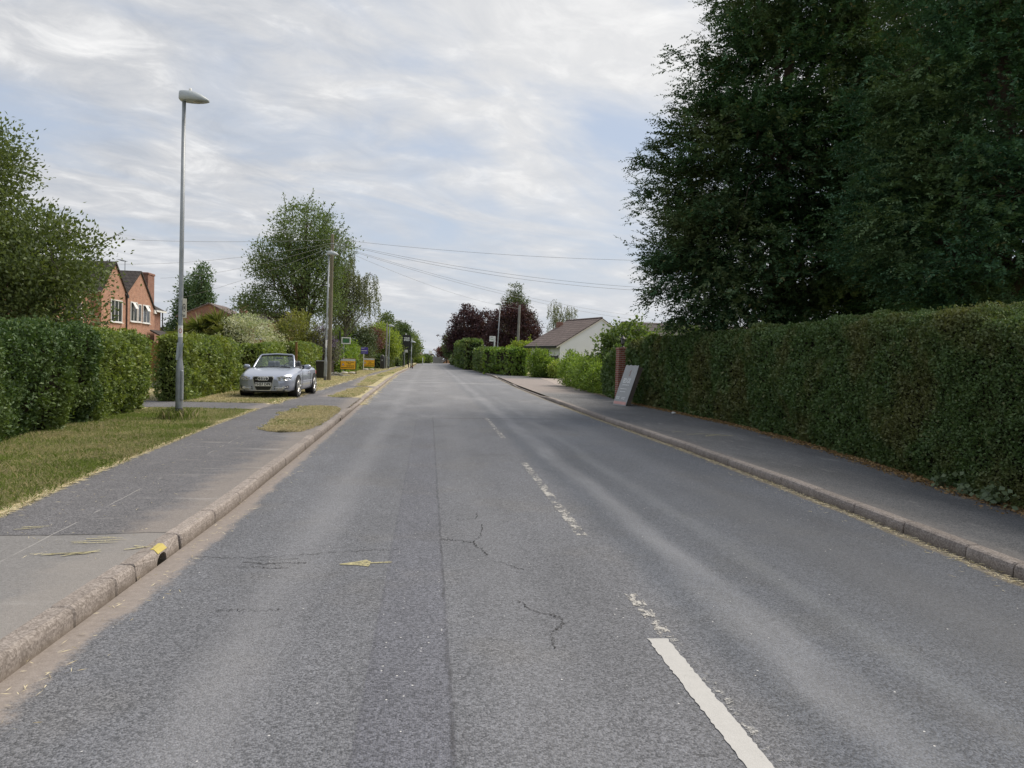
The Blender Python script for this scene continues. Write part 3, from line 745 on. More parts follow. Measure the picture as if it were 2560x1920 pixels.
def tree(name, label, base, blobs, n_cl, per, cr, leaf, mat, bark='bark', trunk_h=2.0, trunk_r=0.2, seed=0, group=None, cat='tree', shell=0.5,
         aspect=0.45, droop=0.0, limbs=14, twigs=60, flat=0.6, up=0.2, lean=(0, 0), kind='leaf', outb=0.5, whip=0, stems=1, twr=0.012, bough=None):
    """trunk with limbs, and a crown of leaf clusters spread through lobes; blobs are given in world metres"""
    rg = np.random.default_rng(seed+500)
    root = empty(name, base, 0, label, cat, group)
    bx, by, bz = base
    C, N = blob_points(blobs, n_cl, rg, shell)
    if bough:
        nb, bl = bough
        Bc, Bn = blob_points(blobs, nb, rg, 0.72)
        m_ = int(n_cl*0.8); bi = rg.integers(0, nb, m_)
        hd = nrm(Bn*np.array([1, 1, 0.25])+rg.normal(size=(nb, 3))*np.array([.25, .25, .12])); lat = nrm(np.cross(hd, np.array([0, 0, 1.0])))
        sz = bl*(rg.uniform(0.55, 1.35, nb)*np.where(rg.random(nb) < 0.07, 1.75, 1.0))[bi]; a_ = rg.random(m_)*1.35-1.0; wdt = (0.12+0.42*np.clip(0.35-a_, 0, 1)*np.clip(1.3+a_, 0, 1))
        lo_ = rg.normal(size=m_)*wdt; vo_ = rg.normal(size=m_)*0.11
        C[:m_] = Bc[bi]+hd[bi]*(a_*sz)[:, None]+lat[bi]*(lo_*sz)[:, None]+np.array([0, 0, 1])*((vo_-0.22*(np.abs(a_+0.35))**2+0.06*a_)*sz)[:, None]
        N[:m_] = nrm(hd[bi]+lat[bi]*(lo_*1.4)[:, None]+np.array([0, 0, 0.18]))
    # wood
    mb = MB()
    for s in range(stems):
        ox = 0 if stems == 1 else rg.normal()*0.25; oy = 0 if stems == 1 else rg.normal()*0.25
        top = max(b[2]+b[5]*0.55 for b in blobs)
        tx, ty = bx+ox*3+lean[0], by+oy*3+lean[1]
        hts = np.linspace(0, 1, 9)
        tp = [(bx+ox+(tx-bx)*k+rg.normal()*0.05*k*trunk_h, by+oy+(ty-by)*k+rg.normal()*0.05*k*trunk_h, bz-0.05+(top-bz)*k) for k in hts]
        rr = [trunk_r*(1.35 if i == 0 else (1-0.88*k)) for i, k in enumerate(hts)]
        mb.tube(tp, rr, 9, True)
        ends = []
        order = rg.permutation(len(C))[:limbs]
        for i in order:
            e = C[i]; k = np.clip(((e[2]-bz)*rg.uniform(0.35, 0.75))/(top-bz), trunk_h/(top-bz)*0.9, 0.9)
            j = min(int(k*8), 7); fr_ = k*8-j
            st_ = np.array(tp[j])*(1-fr_)+np.array(tp[j+1])*fr_
            r_ = max(trunk_r*(1-0.88*k)*0.55, 0.02)
            pts = limb_mesh(mb, st_, e, r_, 0.012, rg, 0.06, 7, 0.10)
            ends += pts[2:]
        if ends:
            E_ = np.array([tuple(p) for p in ends])
            for i in rg.permutation(len(C))[:twigs]:
                e = C[i]; j = np.argmin(np.linalg.norm(E_-e, axis=1)); limb_mesh(mb, E_[j], e, twr*1.6, twr*0.5, rg, 0.04, 4, 0.12)
    WP = []; WD = []
    if whip:
        Cn = C[rg.permutation(len(C))[:whip*4]]; Nn = N[:len(Cn)]
        cen = np.mean(np.array(blobs)[:, :3], 0); far_ = np.argsort(-(np.linalg.norm((Cn-cen)*np.array([1, 1, 1.1]), axis=1)+rg.normal(0, .3, len(Cn))))[:whip]
        for i in far_:
            d = nrm((Cn[i]-cen)*np.array([1, 1, .8])+np.array([0, 0, 1.2])+rg.normal(size=3)*0.5); Lw = cr*rg.uniform(1.0, 2.4)
            pts = [Vector(Cn[i]+d*Lw*k+np.array([0, 0, 0.12*Lw*k*k])) for k in np.linspace(-.2, 1, 5)]
            mb.tube(pts, [twr, twr*.9, twr*.7, twr*.5, twr*.3], 4, False)
            m_ = int(Lw/leaf*3.2)+4; kk = rg.random(m_)**0.7
            WP.append(Cn[i]+np.outer(kk*Lw, d)+np.outer(.12*Lw*kk*kk, [0, 0, 1])-np.array(base)); WD.append(d*.7+rg.normal(size=(m_, 3))*0.8)
    for v in range(len(mb.v)): mb.v[v] = (mb.v[v][0]-bx, mb.v[v][1]-by, mb.v[v][2]-bz)
    mb.build('trunk', M[bark], root)
    # crown
    C = C - np.array(base)
    V = []; F = []
    if kind == 'leaf':
        n = n_cl*per
        ci = np.repeat(np.arange(n_cl), per); off = rg.normal(size=(n, 3)); off[:, 2] *= flat
        szs = rg.uniform(0.55, 1.35, n_cl)
        P = C[ci]+off*(cr*0.55*szs[ci])[:, None]
        D = nrm(off)*outb+N[ci]*0.35+rg.normal(size=(n, 3))*0.6+np.array([0, 0, up-droop])
        L = leaf*rg.uniform(.65, 1.3, n); V, F = leaf_quads(P, D, L, L*aspect*rg.uniform(.8, 1.2, n), rg)
    elif kind == 'spray':              # flat, drooping conifer sprays
        ns = n_cl
        D = nrm(N*np.array([1, 1, 0.45])+rg.normal(size=(ns, 3))*0.30+np.array([0, 0, -0.05]))
        side = nrm(np.cross(D, np.array([0, 0, 1.0])+rg.normal(size=(ns, 3))*0.25)); upv = np.cross(side, D)
        Ls = cr*rg.uniform(0.6, 1.4, ns)
        k = np.tile(np.linspace(0.08, 1, per), ns); ii = np.repeat(np.arange(ns), per); sg = np.tile(np.where(np.arange(per) % 2 == 0, 1.0, -1.0), ns)
        P = C[ii]+D[ii]*(Ls[ii]*(k-0.5))[:, None]-np.array([0, 0, 1])*(droop*Ls[ii]*k*k)[:, None]
        tipk = (k > 0.97)
        dd = D[ii]*np.where(tipk, 1.0, 0.62)[:, None]+side[ii]*(sg*np.where(tipk, 0, 0.8))[:, None]+np.array([0, 0, -0.12])+rg.normal(size=(len(ii), 3))*0.34
        L = leaf*(1.25-0.65*k)*rg.uniform(.75, 1.25, len(ii))
        V, F = leaf_quads(P, dd, L, L*aspect, rg, 0.1, upv[ii]*2)
    elif kind == 'weep':               # hanging strings of small leaves
        ns = n_cl; Ls = cr*rg.uniform(0.45, 1.25, ns)
        k = np.tile(np.linspace(0, 1, per), ns); ii = np.repeat(np.arange(ns), per)
        dx = rg.normal(size=(ns, 2))*0.12
        P = C[ii]-np.array([0, 0, 1])*(Ls[ii]*k)[:, None]; P[:, :2] += dx[ii]*(Ls[ii]*k)[:, None]+rg.normal(size=(len(ii), 2))*0.05
        D = rg.normal(size=(len(ii), 3))*0.6+np.array([0, 0, -0.8])
        L = leaf*rg.uniform(.7, 1.3, len(ii)); V, F = leaf_quads(P, D, L, L*aspect, rg)
    VV = [V]; FF = [F]
    if WP:
        P = np.concatenate(WP); D = np.concatenate(WD); L = leaf*rg.uniform(.6, 1.2, len(P)); v2, f2 = leaf_quads(P, D, L, L*aspect, rg)
        VV.append(v2); FF.append(f2+len(V))
    o = link('crown', mesh_np('crown', np.concatenate(VV), FF, mat), root)
    return root
def blades(P, h, wd, rg, lean=0.5):
    """grass blades: bent triangles"""
    n = len(P); a = rg.uniform(0, 6.28, n); d = np.stack([np.cos(a), np.sin(a), np.zeros(n)], 1); s = np.stack([-np.sin(a), np.cos(a), np.zeros(n)], 1)
    ln = rg.uniform(0.1, lean, n)*h
    m_ = P+d*(ln*0.35)[:, None]+np.array([0, 0, 1])*(h*0.6)[:, None]; tip = P+d*ln[:, None]+np.array([0, 0, 1])*(h*rg.uniform(0.75, 1.0, n))[:, None]
    w_ = (wd*.5)*np.ones(n)
    V = np.stack([P-s*w_[:, None], P+s*w_[:, None], m_+s*(w_*.7)[:, None], tip, m_-s*(w_*.7)[:, None]], 1).reshape(-1, 3)
    return V, np.arange(5*n).reshape(n, 5)
# ------------------------------------------------------------------ grass, straw, litter
def grassmat(name, greens, straws, bias):
    m, t, out = newmat(name); g = t.new('ShaderNodeNewGeometry'); rnd = g.outputs['Random Per Island']; p = opos(t)
    n = t.math('ADD', t.math('MULTIPLY', t.noise(p, 0.55, 5, 0.6), 0.72), t.math('MULTIPLY', t.noise(p, 3, 4, 0.6), 0.28))
    k = t.smooth(t.math('ADD', n, t.math('MULTIPLY', t.math('SUBTRACT', rnd, 0.5), 0.24)), bias-0.06, bias+0.06)
    c = t.mix(k, t.ramp(rnd, [(0, greens[0]), (1, greens[1])]), t.ramp(rnd, [(0, straws[0]), (1, straws[1])]))
    d = t.new('ShaderNodeBsdfDiffuse'); t.put(d.inputs[0], c); tr = t.new('ShaderNodeBsdfTranslucent'); t.put(tr.inputs[0], c)
    mx = t.new('ShaderNodeMixShader'); mx.inputs[0].default_value = 0.3; t.l.new(d.outputs[0], mx.inputs[1]); t.l.new(tr.outputs[0], mx.inputs[2]); t.l.new(mx.outputs[0], out.inputs[0]); return m
M['grass'] = grassmat('grass_blades', ((0.22, 0.30, 0.07), (0.36, 0.45, 0.14)), ((0.46, 0.43, 0.22), (0.68, 0.63, 0.40)), 0.525)
M['grass_dry'] = grassmat('dry_grass_blades', ((0.24, 0.30, 0.09), (0.36, 0.41, 0.15)), ((0.48, 0.43, 0.25), (0.74, 0.68, 0.46)), 0.41)
M['straw'] = leafmat('straw', (0.42, 0.35, 0.21), (0.72, 0.64, 0.44), (0.8, 0.74, 0.58), 0.1, None, 1, 0.02)
M['litter'] = leafmat('dead_leaves', (0.13, 0.08, 0.04), (0.34, 0.22, 0.10), (0.56, 0.42, 0.22), 0.1, None, 1, 0.02)
rg = np.random.default_rng(11)
def strip_pts(n, y0, y1, fa, fb, pw=1.0):
    u = rg.random(n)**pw; Y = y0+(y1-y0)*u; a, b = fa(Y), fb(Y); return np.stack([a+(b-a)*rg.random(n), Y, np.full(n, KH-0.015)], 1)
# near verge: long ragged grass
VV = []; FF = []; off = 0
def addb(P, h, wd, lean):
    global off
    V, F = blades(P, h, wd, rg, lean); VV.append(V); FF.append(F+off); off += len(V)
P = strip_pts(330000, 5.0, 20.0, lambda y: np.full(len(y), -6.75), lambda y: interp(LV, y)+rg.normal(0, 0.04, len(y)), 1.35)
P = P[~((P[:, 1] > 19.7) & (P[:, 0] < -4.0))]
k = 0.55+0.45*vnoise(P, 0.9, 4)
addb(P, np.clip(0.018+0.05*k*rg.random(len(P))+0.02*rg.random(len(P)), 0.01, 0.12), 0.0020+0.0002*P[:, 1], 0.7)
P = strip_pts(6000, 5.0, 19.5, lambda y: np.full(len(y), -6.4), lambda y: interp(LV, y)-0.15, 1.2)
addb(P, rg.uniform(0.04, 0.12, len(P)), 0.0018+0.00018*P[:, 1], 0.6)
P = np.stack([-5.16+rg.normal(0, .14, 900), 16.7+rg.normal(0, .2, 900), np.full(900, KH-.015)], 1); addb(P, rg.uniform(.1, .3, 900), 0.007, 0.5)
tag(link('grass', mesh_np('grass', np.concatenate(VV), [np.concatenate(FF)], M['grass'])), 'long ragged summer grass on the verge below the left hedge', 'grass', None, 'stuff')
# further verge, round the car and down to the signs
VV = []; FF = []; off = 0
P = strip_pts(60000, 22.2, 80.0, lambda y: np.where(y < 50, -7.2, -6.9), lambda y: interp(LV, y)+rg.normal(0, 0.06, len(y)), 1.6)
addb(P, rg.uniform(0.03, 0.075, len(P)), 0.006+0.0004*P[:, 1], 0.9)
P = strip_pts(9000, 19.0, 30.0, lambda y: np.full(len(y), -12), lambda y: np.full(len(y), -7.0), 1.0); P = P[(P[:, 1] > 22.3)]
addb(P, rg.uniform(0.03, 0.075, len(P)), 0.014, 0.9)
tag(link('grass', mesh_np('grass', np.concatenate(VV), [np.concatenate(FF)], M['grass_dry'])), 'short dry grass under the car and along the far verge', 'grass', None, 'stuff')
# islands of burnt grass between path and kerb
M['island'] = M['turf_dry']
def island(y0, y1, fa, fb, n, hmax, seed):
    global rg, off, VV, FF
    ys = np.linspace(y0, y1, 40); k = np.sin(np.linspace(0, math.pi, 40))**0.16; r_ = np.random.default_rng(seed)
    a, b = fa(ys), fb(ys); c_ = (a+b)/2; wd = (b-a)/2*k
    a2 = c_-wd+r_.normal(0, .075, 40); b2 = c_+wd+r_.normal(0, .04, 40)
    sheet('verge', ys, lambda y: np.interp(y, ys, a2), lambda y: np.interp(y, ys, b2), PZ+0.006, M['turf_dry'], 6)
    VV = []; FF = []; off = 0
    Y = y0+(y1-y0)*rg.random(n); A, B = np.interp(Y, ys, a2-.02), np.interp(Y, ys, b2+.02); P = np.stack([A+(B-A)*rg.random(n), Y, np.full(n, PZ+.004)], 1)
    addb(P, rg.uniform(0.02, hmax, n), 0.0045+0.0004*P[:, 1], 1.2)
    return np.concatenate(VV), np.concatenate(FF)
G = []; o_ = 0
for args in ((14.3, 21.3, lambda y: np.interp(y, [14, 21.5], [-3.12, -3.5]), lambda y: interp(LK, y)-0.17, 16000, 0.06, 1), (26.0, 34.2, lambda y: np.interp(y, [26, 34], [-3.35, -3.08]), lambda y: interp(LK, y)-0.3, 9000, 0.055, 2),
             (35.4, 52.0, lambda y: np.interp(y, [35, 52], [-3.2, -3.95]), lambda y: interp(LK, y)-0.45, 9000, 0.05, 3), (53.0, 96.0, lambda y: interp(IV, y)+.05, lambda y: interp(LK, y)-0.3, 9000, 0.06, 4)):
    v, f = island(*args); G.append((v, f+o_)); o_ += len(v)
tag(link('grass', mesh_np('grass', np.concatenate([g[0] for g in G]), [np.concatenate([g[1] for g in G])], M['grass_dry'])), 'burnt yellow grass on the strips between path and kerb', 'grass', None, 'stuff')
# straw: loose cut stalks at the edges
def stalks(P, L, wd, hgt=0.01):
    n = len(P); a = rg.uniform(0, 6.28, n); D = np.stack([np.cos(a), np.sin(a), rg.normal(0, .1, n)], 1); return leaf_quads(P, D, L, wd, rg, 0.05, np.tile([0, 0, 1.0], (n, 1)))
parts = []
def near_edge(n, f, y0, y1, s, z, pw=1.4):
    Y = y0+(y1-y0)*rg.random(n)**pw; return np.stack([f(Y)+rg.normal(0, s, n), Y, np.full(n, z)+rg.random(n)*0.012], 1)
parts.append(stalks(near_edge(15000, lambda y: interp(LV, y)+0.005, 5.5, 20, 0.028, PZ+.006), rg.uniform(0.03, 0.11, 15000), 0.0045))
parts.append(stalks(near_edge(420, lambda y: interp(LK, y)+0.14, 3, 24, 0.10, 0.006), rg.uniform(0.02, 0.08, 420), 0.004))
parts.append(stalks(near_edge(4200, lambda y: interp(RK, y)-0.06, 3.5, 26, 0.035, 0.004), rg.uniform(0.02, 0.08, 4200), 0.005))
parts.append(stalks(near_edge(260, lambda y: interp(RK, y)-0.2, 4, 20, 0.1, 0.004), rg.uniform(0.02, 0.08, 260), 0.004))
parts.append(stalks(near_edge(500, lambda y: interp(LV, y)+0.5, 5.5, 20, 0.5, PZ+.004), rg.uniform(0.02, 0.07, 500), 0.003))
parts.append(stalks(near_edge(1500, lambda y: interp(LV, y), 22, 75, 0.05, PZ+.006), rg.uniform(0.1, 0.3, 1500), 0.02))
parts.append(stalks(near_edge(1500, lambda y: interp(LK, y)+0.05, 24, 60, 0.08, 0.008), rg.uniform(0.06, 0.2, 1500), 0.012))
V = np.concatenate([a for a, b in parts]); o_ = 0; Fs = []
for a, b in parts: Fs.append(b+o_); o_ += len(a)
tag(link('straw', mesh_np('straw', V, Fs, M['straw'])), 'pale cut straw scattered along kerbs and path edges', 'straw', None, 'stuff')
n = 9000; P = near_edge(n, lambda y: interp(RH, y)-0.02, 3.5, 27, 0.10, PZ+.006, 1.3)
v1 = leaf_quads(P, np.concatenate([rg.normal(size=(n, 2)), rg.normal(0, .15, (n, 1))], 1), rg.uniform(.025, .06, n), rg.uniform(.012, .03, n), rg, .2)
n = 2500; P = near_edge(n, lambda y: interp(RH, y)-0.12, 3.5, 27, 0.09, PZ+.008, 1.3); v2 = stalks(P, rg.uniform(.04, .13, n), 0.005)
tag(link('leaf_litter', mesh_np('leaf_litter', np.concatenate([v1[0], v2[0]]), [v1[1], v2[1]+len(v1[0])], M['litter'])), 'brown dead leaves and straw under the tall right hedge', 'leaf litter', None, 'stuff')
# ------------------------------------------------------------------ hedges
M['lf_left'] = leafmat('hedge_leaves_dark', (0.042, 0.078, 0.026), (0.085, 0.145, 0.046), (0.17, 0.22, 0.08), 0.22, (0.095, 0.135, 0.032), 0.45, 0.03)
M['lf_right'] = leafmat('hedge_leaves_tall', (0.056, 0.100, 0.030), (0.110, 0.178, 0.058), (0.22, 0.23, 0.10), 0.22, (0.115, 0.125, 0.045), 0.75, 0.03)
M['lf_h2'] = leafmat('hedge_leaves_olive', (0.076, 0.119, 0.027), (0.211, 0.279, 0.076), (0.371, 0.423, 0.151), 0.3, (0.169, 0.203, 0.043), 0.8, 0.06)
M['lf_bright'] = leafmat('hedge_leaves_bright', (0.10, 0.165, 0.028), (0.22, 0.32, 0.06), (0.36, 0.44, 0.13), 0.4, (0.085, 0.15, 0.03), 0.8, 0.03)
M['lf_mid'] = leafmat('hedge_leaves_mid', (0.047, 0.084, 0.024), (0.115, 0.182, 0.057), (0.216, 0.270, 0.095), 0.3, (0.135, 0.176, 0.041), 0.5, 0.05)
M['lf_far'] = leafmat('hedge_leaves_far', (0.054, 0.088, 0.030), (0.115, 0.162, 0.061), None, 0.25, (0.095, 0.115, 0.041), 0.3, 0.05)
hedge('hedge', 'long dark green hedge left of the verge, under the loose tree', [(-5.75, 5.0), (-6.0, 10.0), (-6.25, 15.6)], 1.6, 1.75, 0.050, M['lf_left'], 2.4, 0.35, 1, 0.14, 0.24, tuft=0.12, skirt=0.22, dref=11, back=.05, htab=[(0, 1.62), (5, 1.75), (9, 1.80), (11, 1.76)])
hedge('hedge', 'lighter olive end of the left hedge, nearest the driveway gap', [(-6.22, 15.3), (-6.36, 17.5), (-6.55, 19.3)], 1.7, 1.78, 0.047, M['lf_h2'], 2.4, 0.45, 31, 0.12, 0.22, tuft=0.10, skirt=0.2, dref=11, back=.05)
hedge('hedge', 'rounded olive green hedge behind the near lamp post', [(-6.66, 22.0), (-6.66, 25.5), (-6.76, 29.3)], 0.95, 1.88, 0.045, M['lf_h2'], 2.3, 0.45, 2, 0.09, 0.2, tuft=0.08, skirt=0.15, dref=11)
hedge('hedge', 'clipped green hedge directly behind the parked convertible', [(-6.85, 33.0), (-6.78, 38.8)], 1.2, 1.80, 0.045, M['lf_h2'], 2.2, 0.4, 3, 0.09, 0.2, dref=11, skirt=.1)
hedge('hedge', 'clipped green hedge with rounded end behind the black wheelie bin', [(-6.74, 41.4), (-6.68, 49.3)], 1.3, 1.98, 0.045, M['lf_h2'], 2.2, 0.5, 4, 0.09, 0.2, dref=11, skirt=.1)
hedge('hedge', 'bright leafy hedge behind the nearer yellow road sign', [(-6.35, 56.5), (-6.0, 66.5)], 1.3, 2.05, 0.05, M['lf_bright'], 3.0, 0.45, 5, 0.12, 0.22, tuft=.15, dref=11)
hedge('hedge', 'leafy hedge behind the purple sale board', [(-6.35, 67.4), (-5.3, 76.0)], 1.3, 2.0, 0.05, M['lf_h2'], 2.2, 0.4, 6, 0.12, 0.2, tuft=.1, dref=11)
hedge('hedge', 'long low hedge beyond the black post bin on the left', [(-4.75, 79.5), (-4.2, 95)], 1.2, 1.35, 0.05, M['lf_far'], 2.0, 0.3, 7, 0.08, 0.2, dref=11)
hedge('hedge', 'low far hedge past the speed sign', [(-3.6, 97), (-3.6, 145)], 1.6, 1.15, 0.05, M['lf_far'], 2.0, 0.3, 8, 0.12, 0.2, dref=11)
hedge('hedge', 'tall clipped dark hedge along the right pavement', [(7.12, 27.3), (7.38, 22.0), (7.42, 17.6), (7.0, 12.7), (6.52, 9.4), (6.28, 7.4), (6.02, 4.0), (5.95, 1.0)], 1.5, 2.28, 0.032, M['lf_right'], 2.5, 0.28, 9, 0.085, 0.13, tuft=0.07, skirt=0.10, dref=8.5, back=0.03,
      htab=[(0, 2.24), (3, 2.26), (10, 2.30), (16.5, 2.29), (20, 2.14), (27, 2.08)], aspect=0.6)
hedge('hedge', 'short hedge just beyond the brick gate pillar', [(7.55, 33.2), (7.25, 28.7)], 1.5, 2.0, 0.045, M['lf_mid'], 2.2, 0.3, 10, 0.1, 0.2, dref=11, htab=[(0, 1.8), (4.5, 2.12)])
hedge('hedge', 'bright clipped hedge beside the bus stop pole', [(8.15, 63.2), (6.42, 72.6)], 1.4, 2.22, 0.05, M['lf_bright'], 3.0, 0.35, 11, 0.10, 0.2, tuft=.1, dref=11)
hedge('hedge', 'straight dark green hedge behind the bus stop flag', [(6.55, 74.0), (6.45, 88.5)], 1.4, 2.35, 0.05, M['lf_mid'], 2.0, 0.2, 12, 0.06, 0.2, dref=11)
hedge('hedge', 'tallest block of hedge on the right beyond the bus stop', [(6.35, 91.0), (6.2, 124.0)], 2.2, 3.5, 0.05, M['lf_mid'], 2.0, 0.3, 13, 0.12, 0.25, dref=11)
hedge('hedge', 'low dark hedge at the far right end of the road', [(5.9, 126), (5.6, 150)], 1.6, 1.5, 0.05, M['lf_far'], 2.0, 0.4, 14, 0.15, 0.25, dref=11)

# ------------------------------------------------------------------ trees and shrubs
M['lf_yew'] = leafmat('yew_needles', (0.028, 0.069, 0.034), (0.066, 0.132, 0.061), (0.177, 0.154, 0.066), 0.12, (0.081, 0.109, 0.047), 0.5, 0.02)
M['lf_yew2'] = leafmat('cypress_needles', (0.031, 0.079, 0.044), (0.070, 0.151, 0.079), (0.177, 0.159, 0.075), 0.12, (0.085, 0.129, 0.057), 0.6, 0.02)
tree('conifer_tree', 'huge dark conifer at the gate end of the tall hedge, shoots against the sky', (10.5, 22.5, 0.1),
     [(10.6, 22.5, 4.9, 4.6, 4.3, 2.5), (10.2, 22.3, 7.4, 4.2, 4.0, 2.4), (10.8, 22.5, 10.0, 3.7, 3.7, 2.8), (11.0, 22.5, 13.2, 2.9, 2.9, 3.0), (8.2, 21.0, 4.4, 2.3, 2.2, 1.9), (13.0, 21.0, 5.0, 3, 2.8, 2.6), (12.6, 22.0, 9.2, 2.6, 2.4, 2.6)],
     30000, 17, 0.56, 0.115, M['lf_yew'], 'bark', 2.5, 0.36, 1, 'dark conifers behind the tall hedge', 'tree', 0.36, 0.50, 0.15, 14, 60, kind='spray', bough=(300, 1.5))
tree('conifer_tree', 'nearest dark conifer with dense rounded sprays, by the right edge of view', (11.4, 14.5, 0.1),
     [(11.4, 14.4, 4.6, 3.3, 3.2, 2.2), (11.6, 14.5, 7.0, 3.2, 3.0, 2.4), (11.9, 14.6, 9.8, 2.9, 2.8, 2.6), (9.8, 13.6, 4.2, 1.8, 1.8, 1.6), (13.2, 13.0, 5.0, 2.6, 2.3, 2.4)],
     26000, 17, 0.40, 0.08, M['lf_yew2'], 'bark', 2.2, 0.32, 2, 'dark conifers behind the tall hedge', 'tree', 0.42, 0.50, 0.15, 14, 60, kind='spray', bough=(330, 1.05))
tree('conifer_tree', 'dark conifer filling the gap behind the two front conifers', (17.0, 23.5, 0.1),
     [(16.6, 23.5, 5.5, 4.4, 4.0, 3.0), (16.9, 23.5, 9.5, 4.0, 3.6, 3.4), (17.2, 23.5, 13.2, 3.2, 3, 3)],
     12000, 15, 0.75, 0.17, M['lf_yew'], 'bark', 2.5, 0.45, 3, 'dark conifers behind the tall hedge', 'tree', 0.42, 0.42, 0.2, 20, 40, kind='spray', bough=(200, 1.5))
M['lf_lt'] = leafmat('loose_tree_leaves', (0.075, 0.105, 0.032), (0.125, 0.165, 0.055), (0.19, 0.23, 0.09), 0.3, (0.09, 0.115, 0.032), 0.6, 0.03)
tree('small_tree', 'loose shrubby tree with straggling shoots behind the left hedge', (-11.0, 19.2, 0.1),
     [(-10.3, 19, 3.2, 2.5, 2.4, 1.5), (-10.9, 19, 4.9, 1.5, 1.7, 1.5), (-8.9, 18.8, 3.6, 1.35, 1.5, 1.0), (-12.8, 19.5, 4.6, 2.5, 2.5, 2.5), (-10.4, 19, 5.8, 1.0, 1.2, 1.0), (-9.3, 18.6, 2.3, 1.8, 1.2, 0.9)],
     2150, 40, 0.42, 0.10, M['lf_lt'], 'bark_grey', 1.0, 0.16, 4, None, 'tree', 0.35, 0.5, 0, 50, 160, whip=70, up=0.3, twr=0.011)
M['lf_ash'] = leafmat('ash_leaves', (0.085, 0.13, 0.042), (0.135, 0.19, 0.068), (0.18, 0.24, 0.10), 0.3, (0.10, 0.14, 0.045), 0.4, 0.03)
tree('ash_tree', 'tallest airy green tree behind the wooden telegraph pole', (-9.2, 58, 0.1),
     [(-9.3, 58, 10.3, 2.3, 2.2, 2.2), (-11.0, 58, 8.4, 1.8, 1.9, 1.5), (-7.6, 58, 9.0, 1.7, 1.8, 1.7), (-9.4, 58, 7.2, 3.0, 2.6, 1.6), (-11.6, 58, 5.3, 2.0, 1.8, 1.1), (-8.2, 58, 5.4, 2.2, 2, 1.2), (-13.0, 58, 4.9, 1.1, 1.2, .7), (-12.3, 57.5, 7.6, 0.8, .8, .9)],
     1250, 26, 0.72, 0.18, M['lf_ash'], 'bark', 2.5, 0.28, 5, None, 'tree', 0.45, 0.45, 0, 50, 120, whip=26, twr=0.02)
M['lf_birch'] = leafmat('birch_leaves', (0.095, 0.115, 0.054), (0.169, 0.189, 0.095), (0.257, 0.257, 0.135), 0.3, None, 1, 0.05)
tree('birch_tree', 'weeping birch trailing thin strings of leaves right of the telegraph pole', (-6.6, 62, 0.1),
     [(-6.9, 62, 8.6, 1.2, 1.4, 1.5), (-6.3, 62, 7.2, 1.4, 1.6, 1.3), (-5.0, 62, 7.6, 0.9, 1.0, 0.5), (-4.7, 62, 6.2, 0.9, 1.0, 0.35), (-7.2, 62, 5.6, 1.6, 1.6, 1.0)],
     360, 46, 2.3, 0.14, M['lf_birch'], 'bark_grey', 3, 0.16, 6, None, 'tree', 0.2, 0.45, 0, 26, 50, kind='weep')
M['lf_pop'] = leafmat('poplar_leaves', (0.047, 0.095, 0.041), (0.095, 0.155, 0.068), None, 0.25, (0.068, 0.115, 0.047), 0.2, 0.06)
tree('poplar_tree', 'taller columnar poplar beyond the second brick house', (-31.0, 110, 0.1), [(-31.2, 110, 10.6, 1.0, 1.2, 3.0), (-31.2, 110, 7, 1.5, 1.5, 3.4), (-31.0, 110, 4, 1.5, 1.5, 3)], 420, 22, 0.7, 0.36, M['lf_pop'], 'bark', 3, 0.3, 7, 'poplars', 'tree', 0.4, limbs=10, twigs=10)
tree('poplar_tree', 'shorter poplar touching the left lamp post, drooping low at its left side', (-33.2, 112, 0.1), [(-33.6, 112, 9.2, 1.0, 1.2, 3.2), (-34.0, 112, 6, 1.4, 1.5, 3.0), (-34.8, 112, 3.6, 1.8, 1.6, 2.4)], 460, 22, 0.7, 0.36, M['lf_pop'], 'bark', 3, 0.3, 8, 'poplars', 'tree', 0.4, limbs=10, twigs=10)
M['lf_varieg'] = leafmat('variegated_leaves', (0.34, 0.37, 0.22), (0.60, 0.61, 0.46), (0.74, 0.74, 0.62), 0.2, (0.20, 0.26, 0.11), 1.8, 0.03)
tree('variegated_shrub', 'pale cream and green variegated shrub above the hedges', (-9.0, 40, 0.1), [(-9.1, 40, 2.1, 1.4, 1.3, 1.3), (-8.25, 39.7, 2.0, 0.95, 1, 1.1), (-10.1, 40, 1.6, 0.8, 1, 0.9), (-9.3, 39.8, 2.7, .8, .8, .55)], 420, 26, 0.28, 0.11, M['lf_varieg'], 'bark', .6, 0.09, 9, None, 'shrub', 0.6, limbs=12, twigs=10)
M['lf_olive'] = leafmat('olive_shrub_leaves', (0.121, 0.135, 0.027), (0.257, 0.270, 0.068), (0.392, 0.378, 0.108), 0.35, (0.081, 0.108, 0.027), 0.7, 0.06)
tree('shrub', 'yellowish green bush left of the telegraph pole', (-8.7, 52, 0.1), [(-8.6, 52, 3.0, 1.2, 1.2, 1.3), (-9.4, 52, 2.3, 1.2, 1.2, 1.2), (-8.0, 52, 1.8, 1.1, 1.1, 1.2)], 380, 26, 0.35, 0.15, M['lf_olive'], 'bark', .8, 0.09, 10, None, 'shrub', 0.55, limbs=14, twigs=20, whip=10)
M['lf_lilac'] = leafmat('buddleia_leaves', (0.068, 0.081, 0.061), (0.162, 0.162, 0.121), (0.230, 0.189, 0.203), 0.2, (0.115, 0.074, 0.176), 1.1, 0.04)
